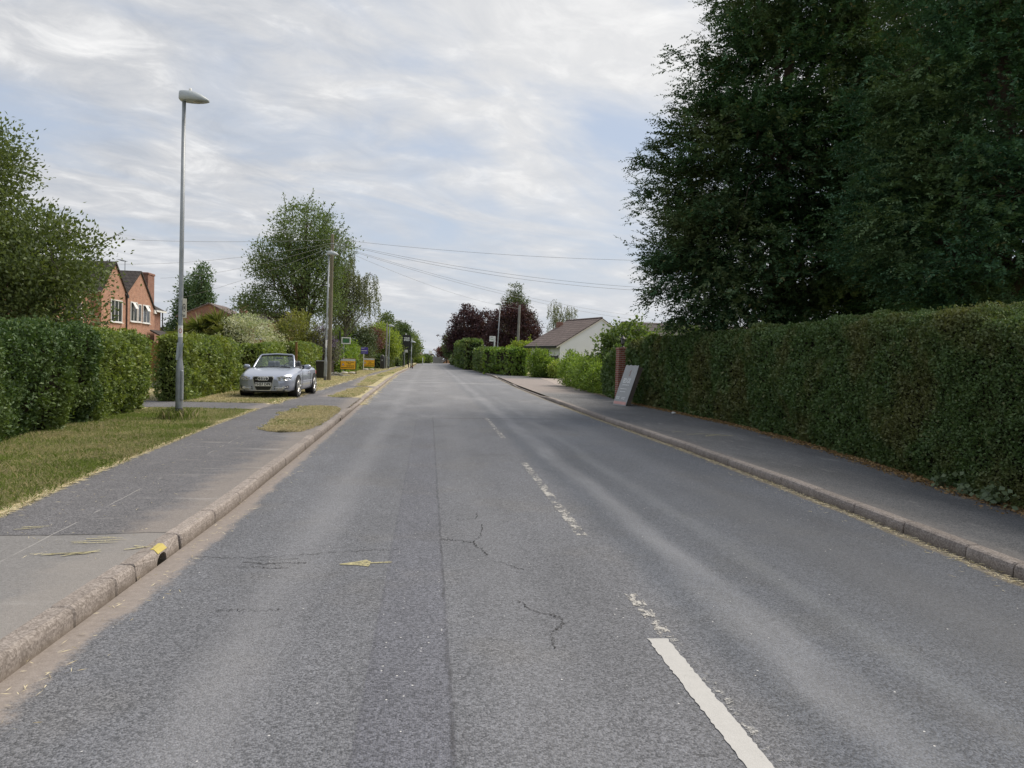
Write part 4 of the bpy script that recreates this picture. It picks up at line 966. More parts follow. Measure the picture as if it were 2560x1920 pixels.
tree('flowering_shrub', 'dusky grey shrub with purple flower spikes beside the telegraph pole', (-7.2, 52.2, 0.1), [(-7.2, 52.2, 2.3, 0.75, .9, 1.0), (-7.7, 52, 1.7, .7, .8, 1.0), (-6.6, 52.4, 1.8, .6, .8, 1.0)], 300, 26, 0.3, 0.13, M['lf_lilac'], 'bark', .6, 0.07, 11, None, 'shrub', 0.5, limbs=12, twigs=20, whip=12)
tree('shrub', 'lime green bush behind the black estate agent post', (-7.5, 64, 0.1), [(-7.5, 64, 2.6, .9, 1, 1.2), (-6.9, 64, 1.8, .9, 1, 1.1)], 260, 24, 0.38, 0.17, M['lf_bright'], 'bark', .8, 0.08, 12, None, 'shrub', 0.5, limbs=10, twigs=10)
M['lf_dkcon'] = leafmat('dark_conifer_leaves', (0.041, 0.068, 0.030), (0.095, 0.128, 0.054), None, 0.2, (0.121, 0.135, 0.047), 0.5, 0.04)
tree('conifer_tree', 'dark drooping conifer under the weeping birch', (-7.4, 73, 0.1), [(-7.4, 73, 2.2, 1.4, 1.4, 1.9), (-7.3, 73, 4.0, .7, .8, 1.2), (-6.0, 73, 2.0, 1.0, 1.2, 1.7), (-5.9, 73.5, 3.4, .7, .9, 1.1)], 520, 22, 0.4, 0.19, M['lf_dkcon'], 'bark', .8, 0.15, 13, None, 'tree', 0.4, 0.4, 0.5, 12, 10)
M['lf_purple'] = leafmat('purple_plum_leaves', (0.074, 0.030, 0.035), (0.162, 0.061, 0.068), (0.203, 0.121, 0.081), 0.25, (0.121, 0.095, 0.047), 0.7, 0.05)
tree('plum_tree', 'small purple leaved tree behind the purple sale board', (-5.9, 84, 0.1), [(-5.9, 84, 3.2, 1.1, 1.2, 1.3), (-6.6, 84, 2.4, 1.0, 1.2, 1.2)], 220, 24, 0.45, 0.21, M['lf_purple'], 'bark', 1, 0.1, 14, None, 'tree', 0.45, limbs=8, twigs=8)
M['lf_lime'] = leafmat('lime_leaves', (0.139, 0.202, 0.031), (0.327, 0.404, 0.078), (0.497, 0.559, 0.139), 0.4, (0.139, 0.186, 0.039), 0.5, 0.05)
tree('lime_tree', 'bright yellow green tree behind the grey lamp post with no arm', (-4.9, 88, 0.1), [(-5.4, 88, 3.4, 1.4, 1.5, 1.7), (-4.4, 88, 2.7, 1.1, 1.4, 1.5), (-5.6, 88, 2.2, 1.4, 1.5, 1.3), (-4.1, 88, 2.0, .7, 1, .8)], 480, 24, 0.5, 0.21, M['lf_lime'], 'bark', 1, 0.14, 15, None, 'tree', 0.45, limbs=12, twigs=10)
M['lf_dktree'] = leafmat('dark_tree_leaves', (0.041, 0.074, 0.027), (0.101, 0.149, 0.054), (0.176, 0.216, 0.081), 0.28, (0.115, 0.142, 0.041), 0.35, 0.05)
tree('broadleaf_tree', 'dark green tree with a pointed top left of the speed sign', (-5.3, 100, 0.1), [(-5.6, 100, 5.4, 1.0, 1.2, 1.5), (-5.3, 100, 3.4, 1.6, 1.6, 2.0), (-4.6, 100, 2.3, 1.4, 1.5, 1.4)], 380, 22, 0.55, 0.26, M['lf_dktree'], 'bark', 1, 0.2, 16, 'dark trees by the speed sign', 'tree', 0.45, limbs=12, twigs=10)
tree('broadleaf_tree', 'round dark green tree directly behind the speed sign', (-3.9, 108, 0.1), [(-4.1, 108, 4.9, 1.3, 1.4, 1.2), (-3.7, 108, 3.2, 1.7, 1.7, 1.6), (-2.9, 108, 2.3, 1.2, 1.4, 1.3)], 420, 22, 0.55, 0.27, M['lf_dktree'], 'bark', 1, 0.2, 17, 'dark trees by the speed sign', 'tree', 0.45, limbs=12, twigs=10)
tree('broadleaf_tree', 'broad far tree leaning over the road just right of the speed sign', (-3.4, 122, 0.1), [(-2.9, 122, 3.6, 1.3, 1.5, 1.4), (-2.3, 122, 2.5, 1.1, 1.4, 1.3), (-3.9, 122, 3.2, 1.6, 1.6, 2.0)], 420, 22, 0.55, 0.29, M['lf_h2'], 'bark', 1, 0.2, 18, 'dark trees by the speed sign', 'tree', 0.45, limbs=12, twigs=10)
M['lf_beech'] = leafmat('copper_beech_leaves', (0.033, 0.014, 0.021), (0.073, 0.029, 0.037), (0.132, 0.061, 0.055), 0.22, (0.044, 0.024, 0.024), 0.3, 0.05)
tree('copper_beech_tree', 'dark purple beech leaning over the road, left of the pair', (7.2, 130, 0.1), [(6.6, 130, 6.2, 3.4, 3.2, 3.2), (7.6, 130, 4.2, 3.6, 3.2, 3.0), (5.0, 130, 4.0, 2.2, 2.4, 2.2), (6.3, 130, 9.4, 1.2, 1.2, 1.0), (9.0, 130, 7.2, 2.2, 2.2, 2.2)], 1000, 22, 0.7, 0.34, M['lf_beech'], 'bark', 2, 0.4, 19, 'copper beeches', 'tree', 0.5, limbs=24, twigs=24, whip=14)
tree('copper_beech_tree', 'wide purple red beech behind the right lamp post', (13.0, 116, 0.1), [(11.6, 116, 6.0, 2.8, 2.8, 3.4), (14.4, 116, 5.2, 2.3, 2.6, 3.6), (13.0, 116, 7.6, 2.3, 2.4, 2.2), (10.0, 116, 4.0, 1.6, 2, 2.4), (15.9, 116, 3.6, 1.2, 1.6, 2.0)], 950, 22, 0.66, 0.31, M['lf_beech'], 'bark', 2, 0.4, 20, 'copper beeches', 'tree', 0.5, limbs=24, twigs=24, whip=14)
tree('conifer_tree', 'pointed grey green conifer rising above the purple beeches', (16.5, 150, 0.1), [(16.5, 150, 14.6, 1.0, 1.1, 1.9), (16.5, 150, 12.0, 2.2, 2.2, 2.0), (16.9, 150, 9.0, 3.3, 3.0, 2.6), (16.9, 150, 6, 3.6, 3.2, 3)], 700, 18, 0.9, 0.40, M['lf_dkcon'], 'bark', 3, 0.35, 21, None, 'tree', 0.45, 0.4, 0.3, 16, 14, flat=.4)
tree('broadleaf_tree', 'dark green tree at the far right end of the road, left of the beeches', (5.2, 150, 0.1), [(4.5, 150, 3.4, 2.0, 2, 2.2), (4.2, 150, 5.0, 1.1, 1.2, 1.4), (5.6, 150, 3.0, 2, 2, 2.4)], 380, 20, 0.65, 0.36, M['lf_dktree'], 'bark', 1.5, 0.25, 22, None, 'tree', 0.45, limbs=10, twigs=8)
tree('plum_tree', 'small dark purple tree at the very end of the road', (3.9, 168, 0.1), [(3.0, 168, 2.3, 1.5, 1.5, 1.2), (4.4, 168, 2.4, 1.4, 1.4, 1.5)], 200, 20, 0.6, 0.36, M['lf_purple'], 'bark', 1, 0.15, 23, None, 'tree', 0.45, limbs=8, twigs=6)
tree('birch_tree', 'thin pale birch showing sky through, behind the white bungalow', (15.3, 90, 0.1), [(14.7, 90, 7.3, 1.1, 1.2, 1.5), (16.3, 90, 7.2, 1.1, 1.2, 1.1), (15.0, 90, 5.2, 1.4, 1.5, 1.5), (16.0, 90, 5.2, 1.1, 1.3, 1.4)], 240, 26, 1.3, 0.15, M['lf_birch'], 'bark_grey', 3, 0.13, 24, None, 'tree', 0.2, 0.45, 0, 24, 40, kind='weep')
tree('shrub', 'yellow green rounded bush at the left of the white bungalow', (8.9, 60, 0.1), [(8.8, 60, 1.0, 1.0, 1.0, 1.0), (8.8, 60, 1.6, .6, .7, .75), (9.6, 59.6, .7, .7, .8, .8)], 420, 24, 0.3, 0.16, M['lf_bright'], 'bark', .4, 0.05, 25, None, 'shrub', 0.6, limbs=10, twigs=10, whip=8)
tree('shrub', 'small golden bush at the foot of the bungalow wall', (9.9, 58.2, 0.1), [(9.8, 58.2, .7, .6, .6, .65)], 160, 22, 0.22, 0.15, M['lf_lime'], 'bark', .3, 0.04, 26, None, 'shrub', 0.5, limbs=8, twigs=8, whip=10)
tree('shrub', 'bright laurel bush in front of the bungalow gable', (8.0, 41, 0.1), [(7.9, 41.5, .85, .75, 1.6, 0.85), (7.9, 41.8, 1.45, .4, .6, .55), (8.0, 38.6, .9, .75, 1.6, .85)], 420, 26, 0.28, 0.13, M['lf_bright'], 'bark', .4, 0.05, 27, None, 'shrub', 0.6, limbs=14, twigs=14, whip=18)
tree('shrub', 'lower bright laurel bush next to the brick pillar hedge', (7.8, 35.5, 0.1), [(7.75, 35.9, .9, .7, 1.5, .8), (7.7, 34.2, .7, .6, .9, .7)], 360, 26, 0.26, 0.12, M['lf_bright'], 'bark', .4, 0.05, 28, None, 'shrub', 0.6, limbs=14, twigs=14, whip=12)
M['lf_big'] = leafmat('large_leaves', (0.068, 0.115, 0.027), (0.162, 0.230, 0.068), (0.297, 0.351, 0.135), 0.35, (0.081, 0.121, 0.034), 0.9, 0.09)
tree('small_tree', 'large leaved green tree behind the gate pillar, hiding part of the bungalow', (9.3, 36.5, 0.1), [(9.5, 36.5, 2.6, 1.0, 1.0, 0.9), (8.8, 36.3, 2.0, .6, .8, .8), (10.4, 36.5, 2.3, .9, 1, .7), (8.2, 36.2, 1.2, .6, .7, .8)], 330, 20, 0.34, 0.17, M['lf_big'], 'bark_grey', .6, 0.09, 29, None, 'tree', 0.45, 0.65, 0.2, 16, 30, whip=12)
tree('shrub', 'wild bush showing between the two right conifers and the hedge', (9.4, 27.0, 0.1), [(9.2, 27.2, 2.3, 1.3, 1.2, .8), (10.4, 27, 2.2, 1.2, 1.2, .9)], 260, 22, 0.3, 0.11, M['lf_mid'], 'bark', .8, 0.06, 30, None, 'shrub', 0.5, limbs=10, twigs=10)
# spiky cordyline
rg2 = np.random.default_rng(77)
root = empty('cordyline_plant', (-11.1, 40, 0.1), 0, 'spiky strap leaved plant beside the pale variegated shrub', 'plant')
mb = MB(); heads = [(-.3, 0, 2.4), (.55, .2, 2.7), (-1.0, .3, 2.1), (1.0, -.3, 2.2)]
for h_ in heads: mb.tube([(0, 0, 0), (h_[0]*.6, h_[1]*.6, h_[2]*.6), h_], [.12, .09, .07], 7)
mb.build('trunk', M['bark_grey'], root)
VV = []; FF = []; off = 0
for h_ in heads:
    n = 190; a = rg2.uniform(0, 6.28, n); e = rg2.uniform(-0.35, 1.35, n); L = rg2.uniform(.8, 1.25, n)
    d = np.stack([np.cos(a)*np.cos(e), np.sin(a)*np.cos(e), np.sin(e)], 1); s = nrm(np.cross(d, [0, 0, 1.0])+1e-6)
    b0 = np.tile(h_, (n, 1)); m1 = b0+d*(L*.5)[:, None]; t1 = b0+d*L[:, None]-np.array([0, 0, 1])*(L*.28*np.cos(e))[:, None]
    wv = .03
    V = np.stack([b0-s*wv*.6, b0+s*wv*.6, m1+s*wv, t1, m1-s*wv], 1).reshape(-1, 3); VV.append(V); FF.append(np.arange(5*n).reshape(n, 5)+off); off += 5*n
M['lf_cord'] = leafmat('strap_leaves', (0.081, 0.115, 0.034), (0.203, 0.230, 0.081), (0.324, 0.270, 0.108), 0.25, None, 1, 0.05)
link('leaves', mesh_np('leaves', np.concatenate(VV), FF, M['lf_cord']), root)
# bindweed / ivy at the foot of the tall hedge
rgb = np.random.default_rng(5)
M['lf_ivy'] = leafmat('bindweed_leaves', (0.062, 0.097, 0.044), (0.123, 0.167, 0.079), (0.176, 0.220, 0.114), .2, None, 1, .1)
for (y_, sp, n, lab) in ((8.95, .08, 22, 'small clump of pale bindweed, farthest along the foot of the tall hedge'), (8.38, .10, 32, 'middle clump of pale bindweed at the foot of the tall hedge'), (7.85, .13, 60, 'largest clump of pale bindweed climbing the foot of the tall hedge')):
    Y = rgb.normal(y_, sp, n); P = np.stack([interp(RH, Y)-rgb.uniform(0.02, .16, n), Y, 0.14+np.abs(rgb.normal(0, .10, n))], 1)
    V, F = leaf_quads(P, np.stack([-np.ones(n)*.6, rgb.normal(0, .6, n), rgb.normal(-.1, .5, n)], 1), rgb.uniform(.05, .085, n), rgb.uniform(.045, .075, n), rgb, .15, np.tile([-1.0, -.5, .8], (n, 1)))
    r_ = empty('bindweed_plant', (float(interp(RH, y_))-.05, y_, .1), 0, lab, 'plant', 'bindweed at the hedge foot')
    mb = MB()
    for p in P: mb.tube([(0, 0, 0), (p[0]-r_.location.x, p[1]-r_.location.y, p[2]-.1)], .003, 4, False)
    mb.build('stems', M['lf_ivy'], r_); link('leaves', mesh_np('leaves', V-np.array(r_.location), F, M['lf_ivy']), r_)
# ------------------------------------------------------------------ shared materials of made things
M['galv'] = simple('galvanised_steel', (0.30, 0.325, 0.35), 0.5, 0.35, 0.18, 5, 0.5)
M['lamp_grey'] = simple('lamp_grey', (0.36, 0.40, 0.43), 0.45, 0.1, 0.08, 6, 0.5)
M['dark_band'] = simple('weathered_base', (0.085, 0.085, 0.085), 0.8, 0, 0.3, 14)
M['lens'] = simple('lamp_lens', (0.22, 0.23, 0.235), 0.2, 0, 0.1, 5)
M['black'] = simple('black_plastic', (0.012, 0.012, 0.013), 0.5, 0, 0.2, 8)
M['black_metal'] = simple('black_metal', (0.016, 0.017, 0.019), 0.5, 0.0, 0.2, 8)
M['white'] = simple('white_plastic', (0.72, 0.73, 0.73), 0.45, 0, 0.05, 4)
M['cream'] = simple('cream_plate', (0.66, 0.62, 0.52), 0.5, 0, 0.08, 8)
M['red'] = simple('red_print', (0.45, 0.05, 0.05), 0.5)
M['ink'] = simple('black_print', (0.02, 0.02, 0.022), 0.6)
M['glass'] = simple('window_glass', (0.045, 0.052, 0.06), 0.06, 0, 0.2, 2, 0.8)
M['white_ink'] = simple('white_print', (0.72, 0.74, 0.75), 0.5)
M['green_ink'] = simple('green_print', (0.10, 0.33, 0.10), 0.5)
def woodmat(name, c, s=6, along=(1, 1, 0.1)):
    m, t, out = newmat(name); p = t.scale(opos(t), along); n = t.noise(p, s*2, 6, 0.65); n2 = t.noise(opos(t), 1.3, 3)
    principled(t, out, t.mix(1.0, t.mix(n, tuple(x*.6 for x in c), tuple(x*1.35 for x in c)), t.ramp(n2, [(.3, .8), (.7, 1.15)]), 'MULTIPLY'), 0.85, 0, n, .4, .004, .2); return m
M['pole_wood'] = woodmat('pole_wood', (0.185, 0.165, 0.12))
M['pole_grey'] = woodmat('weathered_pole', (0.24, 0.235, 0.215))
M['fence_brown'] = woodmat('fence_brown', (0.20, 0.115, 0.05), 6, (.1, .1, 1))
M['fence_dark'] = woodmat('fence_dark', (0.035, 0.026, 0.024), 6, (.1, .1, 1))
M['fence_grey'] = woodmat('fence_grey', (0.085, 0.08, 0.08))
M['conc'] = simple('plain_concrete', (0.36, 0.35, 0.33), 0.9, 0, 0.15, 6, .2)
def brickmat(name, c1, c2, mortar, axis='x', sc=1.0):
    m, t, out = newmat(name); p = opos(t); X, Y, Z = sepxyz(t, p)
    cb = t.new('ShaderNodeCombineXYZ'); u = {'x': X, 'y': Y, 'xy': t.math('ADD', X, Y)}[axis]; t.l.new(u, cb.inputs[0]); t.l.new(Z, cb.inputs[1])
    b = t.new('ShaderNodeTexBrick'); t.l.new(cb.outputs[0], b.inputs['Vector']); b.inputs['Scale'].default_value = sc
    b.inputs['Color1'].default_value = (*c1, 1); b.inputs['Color2'].default_value = (*c2, 1); b.inputs['Mortar'].default_value = (*mortar, 1)
    b.inputs['Brick Width'].default_value = .225; b.inputs['Row Height'].default_value = .075; b.inputs['Mortar Size'].default_value = .011; b.inputs['Bias'].default_value = -0.1
    n = t.noise(p, 3.0, 5, .6)
    c = t.mix(1.0, b.outputs['Color'], t.ramp(n, [(.3, .78), (.7, 1.18)]), 'MULTIPLY')
    principled(t, out, c, .88, 0, b.outputs['Fac'], -.35, .008, .25); return m
M['brick_pillar'] = brickmat('pillar_brick', (0.19, 0.06, 0.045), (0.26, 0.085, 0.06), (0.30, 0.25, 0.22), 'xy')
M['brick_house'] = brickmat('house_brick', (0.32, 0.14, 0.09), (0.43, 0.205, 0.135), (0.42, 0.33, 0.27), 'xy')
M['brick_red'] = brickmat('red_brick', (0.22, 0.085, 0.06), (0.27, 0.11, 0.075), (0.26, 0.22, 0.19), 'xy')
def tilemat(name, c, row=.3, col=.3):
    m, t, out = newmat(name); p = opos(t); X, Y, Z = sepxyz(t, p)
    cb = t.new('ShaderNodeCombineXYZ'); t.l.new(t.math('ADD', X, Y), cb.inputs[0]); t.l.new(Z, cb.inputs[1])
    b = t.new('ShaderNodeTexBrick'); t.l.new(cb.outputs[0], b.inputs['Vector']); b.inputs['Scale'].default_value = 1
    b.inputs['Color1'].default_value = (*[x*.85 for x in c], 1); b.inputs['Color2'].default_value = (*[x*1.15 for x in c], 1); b.inputs['Mortar'].default_value = (*[x*.3 for x in c], 1)
    b.inputs['Brick Width'].default_value = col; b.inputs['Row Height'].default_value = row; b.inputs['Mortar Size'].default_value = .02
    n = t.noise(p, 2, 5, .6)
    principled(t, out, t.mix(1.0, b.outputs['Color'], t.ramp(n, [(.3, .8), (.7, 1.2)]), 'MULTIPLY'), .85, 0, b.outputs['Fac'], -.4, .02, .3); return m
M['tile_dark'] = tilemat('dark_roof_tiles', (0.055, 0.048, 0.046))
M['tile_brown'] = tilemat('brown_roof_tiles', (0.155, 0.122, 0.115), .2, .3)
M['tile_grey'] = tilemat('grey_roof_tiles', (0.085, 0.075, 0.075))
m, t, out = newmat('white_painted_brick'); p = opos(t); n = t.noise(p, 1.2, 4); n2 = t.noise(t.scale(p, (1, 1, 5)), 4, 4)
principled(t, out, t.mix(n, (0.75, 0.755, 0.76), (0.84, 0.845, 0.85)), .85, 0, n2, .35, .01, .2); M['white_wall'] = m

# ------------------------------------------------------------------ lamp posts
def loft_head(mb, flip=1):
    """domed lantern from the post top outwards along +x"""
    st = [(-0.085, .085, .015, .185), (-0.075, .10, .0, .195), (0.02, .135, -.01, .205), (0.12, .158, -.012, .20), (0.24, .16, -.012, .175), (0.35, .14, -.008, .132), (0.44, .10, -.002, .080), (0.50, .05, .004, .03)]
    vs = []; n = 14; fs = []
    for x, hw, zb, zt in st:
        for k in range(n):
            a = 2*math.pi*k/n; c, s = math.cos(a), math.sin(a)
            z = zb+(zt-zb)*max(s, 0)**.62 if s > 0 else zb+.012*s
            vs.append((x, hw*c, z))
    for i in range(len(st)-1):
        for k in range(n): fs.append((i*n+k, i*n+(k+1) % n, (i+1)*n+(k+1) % n, (i+1)*n+k))
    mb.add(vs, fs, True); mb.add(vs[:n], [tuple(range(n))]); mb.add(vs[-n:], [tuple(range(n))])
def lamp_post(loc, label, H=6.62, lean=0.0, turn=0.0, big=False):
    root = empty('lamp_post', loc, turn, label, 'lamp post', 'grey street lamps along the road'); root.rotation_euler = (0, R(lean), turn)
    mb = MB(); mb.lathe([(.082, -.1), (.082, .24)], n=16); mb.build('base_band', M['dark_band'], root)
    mb = MB(); mb.lathe([(.076, .24), (.075, 1.05), (.072, 1.10), (.050, 1.26), (.047, 1.3), (.044, 3.5), (.038, H), (.0, H)], n=16); mb.build('column', M['galv'], root)
    mb = MB(); mb.cbox((.062, -.045, .72), (.05, .09, .62), .012); mb.build('door', M['galv'], root)
    mb = MB(); loft_head(mb); hd = mb.build('head', M['lamp_grey'], root); hd.location = (0, 0, H)
    mb = MB(); mb.lathe([(.03, 0), (.03, .05), (.02, .07), (.0, .07)], (.12, 0, .18), 10); mb.build('photocell', M['white'], hd)
    mb = MB(); mb.lathe([(.0, -.03), (.08, -.028), (.11, -.012), (.11, -.008)], (.24, 0, 0), 14, Matrix.Diagonal((1.2, 1, 1, 1)) ); mb.build('lens', M['lens'], hd)
    return root
L1 = lamp_post((-5.16, 16.70, 0.1), 'nearest tall grey lamp post, with notices and a cream sign on its column', 6.60, 0.15)
mb = MB(); mb.cbox((.075, -.02, 2.32), (.10, .012, .40), .004, (0, 0, R(-8))); pl_ = mb.build('sign_plate', M['cream'], L1)
mb = MB()
for k in range(20):
    a, b = 2*math.pi*k/20, 2*math.pi*(k+1)/20
    mb.quad((.078+.034*math.cos(a), -.0315, 2.33+.085*math.sin(a)), (.078+.034*math.cos(b), -.0315, 2.33+.085*math.sin(b)), (.078+.027*math.cos(b), -.0315, 2.33+.07*math.sin(b)), (.078+.027*math.cos(a), -.0315, 2.33+.07*math.sin(a)))
mb.box((.078, -.0315, 2.33), (.02, .001, .06)); mb.build('symbol', M['ink'], pl_)
mb = MB(); mb.box((.075, -.0315, 2.18), (.06, .001, .012)); mb.box((.075, -.0315, 2.155), (.05, .001, .012)); mb.build('lettering', M['ink'], pl_)
mb = MB(); mb.lathe([(.0475, 1.72), (.0475, 1.96)], n=16); st_ = mb.build('sticker', M['white'], L1)
mb = MB()
for k in range(16):
    a, b = 2*math.pi*k/16, 2*math.pi*(k+1)/16
    mb.quad((.015+.032*math.cos(a), -.0485, 1.85+.05*math.sin(a)), (.015+.032*math.cos(b), -.0485, 1.85+.05*math.sin(b)), (.015+.022*math.cos(b), -.0485, 1.85+.036*math.sin(b)), (.015+.022*math.cos(a), -.0485, 1.85+.036*math.sin(a)))
mb.build('print', M['red'], st_)
mb = MB(); mb.cbox((-.03, -.055, 1.42), (.055, .006, .36), .002, (0, R(4), 0)); mb.cbox((.045, -.055, 1.47), (.06, .006, .26), .002, (0, R(14), R(-30))); mb.build('paper_notice', M['lamp_grey'], L1)
for z in (2.18, 2.46): mb = MB(); mb.lathe([(.049, z), (.049, z+.02)], n=14); mb.build('clip', M['galv'], L1)
L2 = lamp_post((-5.40, 41.3, 0.1), 'grey lamp post standing against the wooden telegraph pole', 6.62, .7)
mb = MB(); mb.lathe([(.0475, 1.75), (.0475, 2.15)], n=12); mb.build('sticker', M['white'], L2)
lamp_post((6.46, 73.8, 0.1), 'grey lamp post behind the bus stop, leaning slightly', 6.55, 2.0, math.pi).rotation_euler = (0, R(-2), math.pi)
lamp_post((-4.22, 82.4, 0.1), 'lamp post behind the bare grey pole by the lime tree', 4.45, .6)
lamp_post((-2.1, 93.2, 0.1), 'small far lamp post right beside the speed sign', 3.0, .4)

# ------------------------------------------------------------------ telegraph poles and wires
def tpole(loc, H, r, label, mat, lean=0.0):
    root = empty('telegraph_pole', loc, 0, label, 'pole', 'wooden telegraph poles'); root.rotation_euler = (0, R(lean), 0)
    mb = MB(); mb.lathe([(r*1.15, -.1), (r*1.1, 1.5), (r*.8, H-.06), (r*.7, H), (0, H+.02)], n=14); mb.build('pole', mat, root)
    for k in range(4): mb = MB(); mb.tube([(0, -r*.8, H-.35-.15*k), (.0, -r*1.5, H-.35-.15*k), (0, -r*1.5, H-.29-.15*k)], .018, 6); mb.build('hook', M['galv'], root)
    mb = MB(); mb.lathe([(r*.86, H-.52), (r*.86, H-.46)], n=14); mb.build('band', M['galv'], root)
    return root
tpole((-5.255, 41.75, 0.1), 7.75, .098, 'tall brown telegraph pole where all the wires meet, left verge', M['pole_wood'], .25)
tpole((8.75, 76.3, 0.1), 6.75, .13, 'pale telegraph pole rising from the right hedge', M['pole_grey'], 1.0)
tpole((-4.42, 81.0, 0.1), 4.75, .085, 'slim grey pole in front of the lime tree', M['pole_grey'], .5)
M['wire'] = simple('wire', (0.30, 0.31, 0.33), .6)
def wire(name, label, a, b, sag, rad=.008):
    a, b = Vector(a), Vector(b); mb = MB(); pts = []
    for i in range(25):
        k = i/24; p = a.lerp(b, k); p.z -= sag*4*k*(1-k); pts.append(p)
    mb.tube(pts, rad, 5, False); tag(mb.build(name, M['wire']), label, 'wire', 'telephone wires from the pole')
top = (-5.03, 41.8, 7.6)
wire('telephone_wire', 'highest wire running left from the telegraph pole', top, (-22.0, 47.0, 7.9), .25)
wire('telephone_wire', 'second wire down, running left to the nearer gable', (-5.03, 41.8, 7.45), (-21.9, 56.6, 7.35), .35)
wire('telephone_wire', 'wire running left to the brick house chimney', (-5.03, 41.8, 7.4), (-22.0, 66.0, 7.3), .4)
wire('telephone_wire', 'lower wire running left, passing the poplar', (-5.03, 41.8, 7.3), (-22.4, 68.5, 5.6), .3)
wire('telephone_wire', 'lowest wire falling left to the second brick house', (-5.03, 41.8, 7.2), (-22.0, 85.0, 6.3), .4)
wire('telephone_wire', 'highest wire running right towards the conifer', top, (13.5, 40.0, 7.0), .25)
wire('telephone_wire', 'upper of two close wires falling right to the conifer', (-5.03, 41.8, 7.45), (11.6, 40.5, 5.55), .35)
wire('telephone_wire', 'lower of two close wires falling right to the conifer', (-5.03, 41.8, 7.42), (11.6, 40.6, 5.40), .42)
wire('telephone_wire', 'upper long wire sagging right past the thin birch', (-5.03, 41.8, 7.3), (16.5, 56.5, 4.9), .5)
wire('telephone_wire', 'lower long wire sagging right past the thin birch', (-5.03, 41.8, 7.25), (16.5, 56.6, 4.6), .5)
wire('telephone_wire', 'wire crossing the road to the pale telegraph pole', (-5.03, 41.8, 7.2), (8.8, 76.2, 6.5), .5)

# ------------------------------------------------------------------ signs
def bars(mb, x0, x1, z0, n, y, h=.03, gap=.055, rg=random.Random(4)):
    for i in range(n):
        x = x0
        while x < x1-.03:
            l = min(rg.uniform(.05, .14), x1-x); mb.box((x+l/2, y, z0-i*gap), (l, .002, h)); x += l+.02
M['sign_yellow'] = simple('yellow_sign', (0.90, 0.50, 0.02), .5, 0, .06, 3)
M['pale_blue'] = simple('pale_blue_print', (0.55, 0.62, 0.68), .5)
M['sandbag'] = simple('sandbag', (0.55, 0.54, 0.52), .9, 0, .2, 6)
def frame_sign(loc, rz, label, w=1.05, full=True):
    root = empty('road_sign', loc, rz, label, 'road sign', 'yellow roadworks signs on frames')
    mb = MB(); x = w/2+.02
    for s in (-1, 1):
        mb.tube([(s*x, -.10, 0), (s*x, .03, 1.12), (s*x, .03, 1.14)], .018, 6); mb.tube([(s*x, .42, 0), (s*x, .05, 1.02)], .016, 6)
    mb.tube([(-x, .03, 1.13), (x, .03, 1.13)], .016, 6); mb.tube([(-x, -.06, .34), (x, -.06, .34)], .014, 6); mb.tube([(-x, .40, .06), (x, .40, .06)], .014, 6)
    mb.build('frame', M['black_metal'], root)
    T = Matrix.Translation((0, 0, .36)) @ Matrix.Rotation(R(-6.5), 4, 'X')
    mb = MB(); mb.cbox((0, -.03, .37), (w, .012, .74), .004, None, T); pn = mb.build('panel', M['sign_yellow'], root)
    mb = MB(); mb.box((0, -.0372, .655), (w-.02, .002, .15), None, T); mb.build('header_strip', M['pale_blue'], pn)
    F_ = T @ Matrix.Translation((0, -.0385, 0)) @ Matrix.Rotation(R(90), 4, 'X')
    text_mesh('lettering', 'Road Closed', .105, M['red'] if not full else M['ink'], pn, F_ @ Matrix.Translation((.13, .50, 0)), 'CENTER', .001, .003)
    text_mesh('lettering', 'Ahead', .095, M['ink'], pn, F_ @ Matrix.Translation((.10, .385, 0)), 'CENTER', .001, .003)
    for q in ((-.1, .46, .27, 2, 0, .03, .065), (-.48, .48, .10, 1, 0, .05, .07)): mb = MB(); bars(mb, *q); mb.build('lettering', M['ink'], pn).data.transform(T @ Matrix.Translation((0, -.0385, 0)))
    mb = MB(); mb.prism([(-.46, .25), (-.22, .25), (-.34, .46)], 1, -.0375, -.0395); tri = mb.build('triangle', M['red'], pn); tri.data.transform(T)
    mb = MB(); mb.prism([(-.425, .27), (-.255, .27), (-.34, .425)], 1, -.0395, -.041); o = mb.build('triangle_face', M['white'], tri); o.data.transform(T)
    mb = MB(); mb.prism([(-.385, .285), (-.30, .285), (-.31, .32), (-.335, .35), (-.36, .32)], 1, -.041, -.0425); o = mb.build('symbol', M['ink'], tri); o.data.transform(T)
    return root
def sandbag(loc, rz, label):
    mb = MB(); n = 12; vs = []; fs = []; prof = [(-.26, .05), (-.2, .12), (0, .14), (.2, .12), (.26, .05)]
    for x, r_ in prof:
        for k in range(n):
            a = 2*math.pi*k/n; vs.append((x, r_*1.1*math.cos(a), .085+r_*.65*math.sin(a)))
    for i in range(4):
        for k in range(n): fs.append((i*n+k, i*n+(k+1) % n, (i+1)*n+(k+1) % n, (i+1)*n+k))
    mb.add(vs, fs, True); mb.add(vs[:n], [tuple(range(n))]); mb.add(vs[-n:], [tuple(range(n))])
    o = mb.build('sandbag', M['sandbag']); o.location = loc; o.rotation_euler = (0, 0, rz); tag(o, label, 'sandbag', 'sandbags weighing the yellow signs')
frame_sign((-5.66, 55.3, .1), R(-4), 'nearer yellow road sign on a black frame, on the left verge')
sandbag((-5.92, 55.55, .1), .2, 'white sandbag under the nearer yellow sign, hedge side'); sandbag((-5.40, 55.6, .1), -.3, 'white sandbag under the nearer yellow sign, path side')
frame_sign((-5.30, 69.6, .1), R(-4), 'farther yellow road sign with red heading, beside the purple board', 1.0, False)
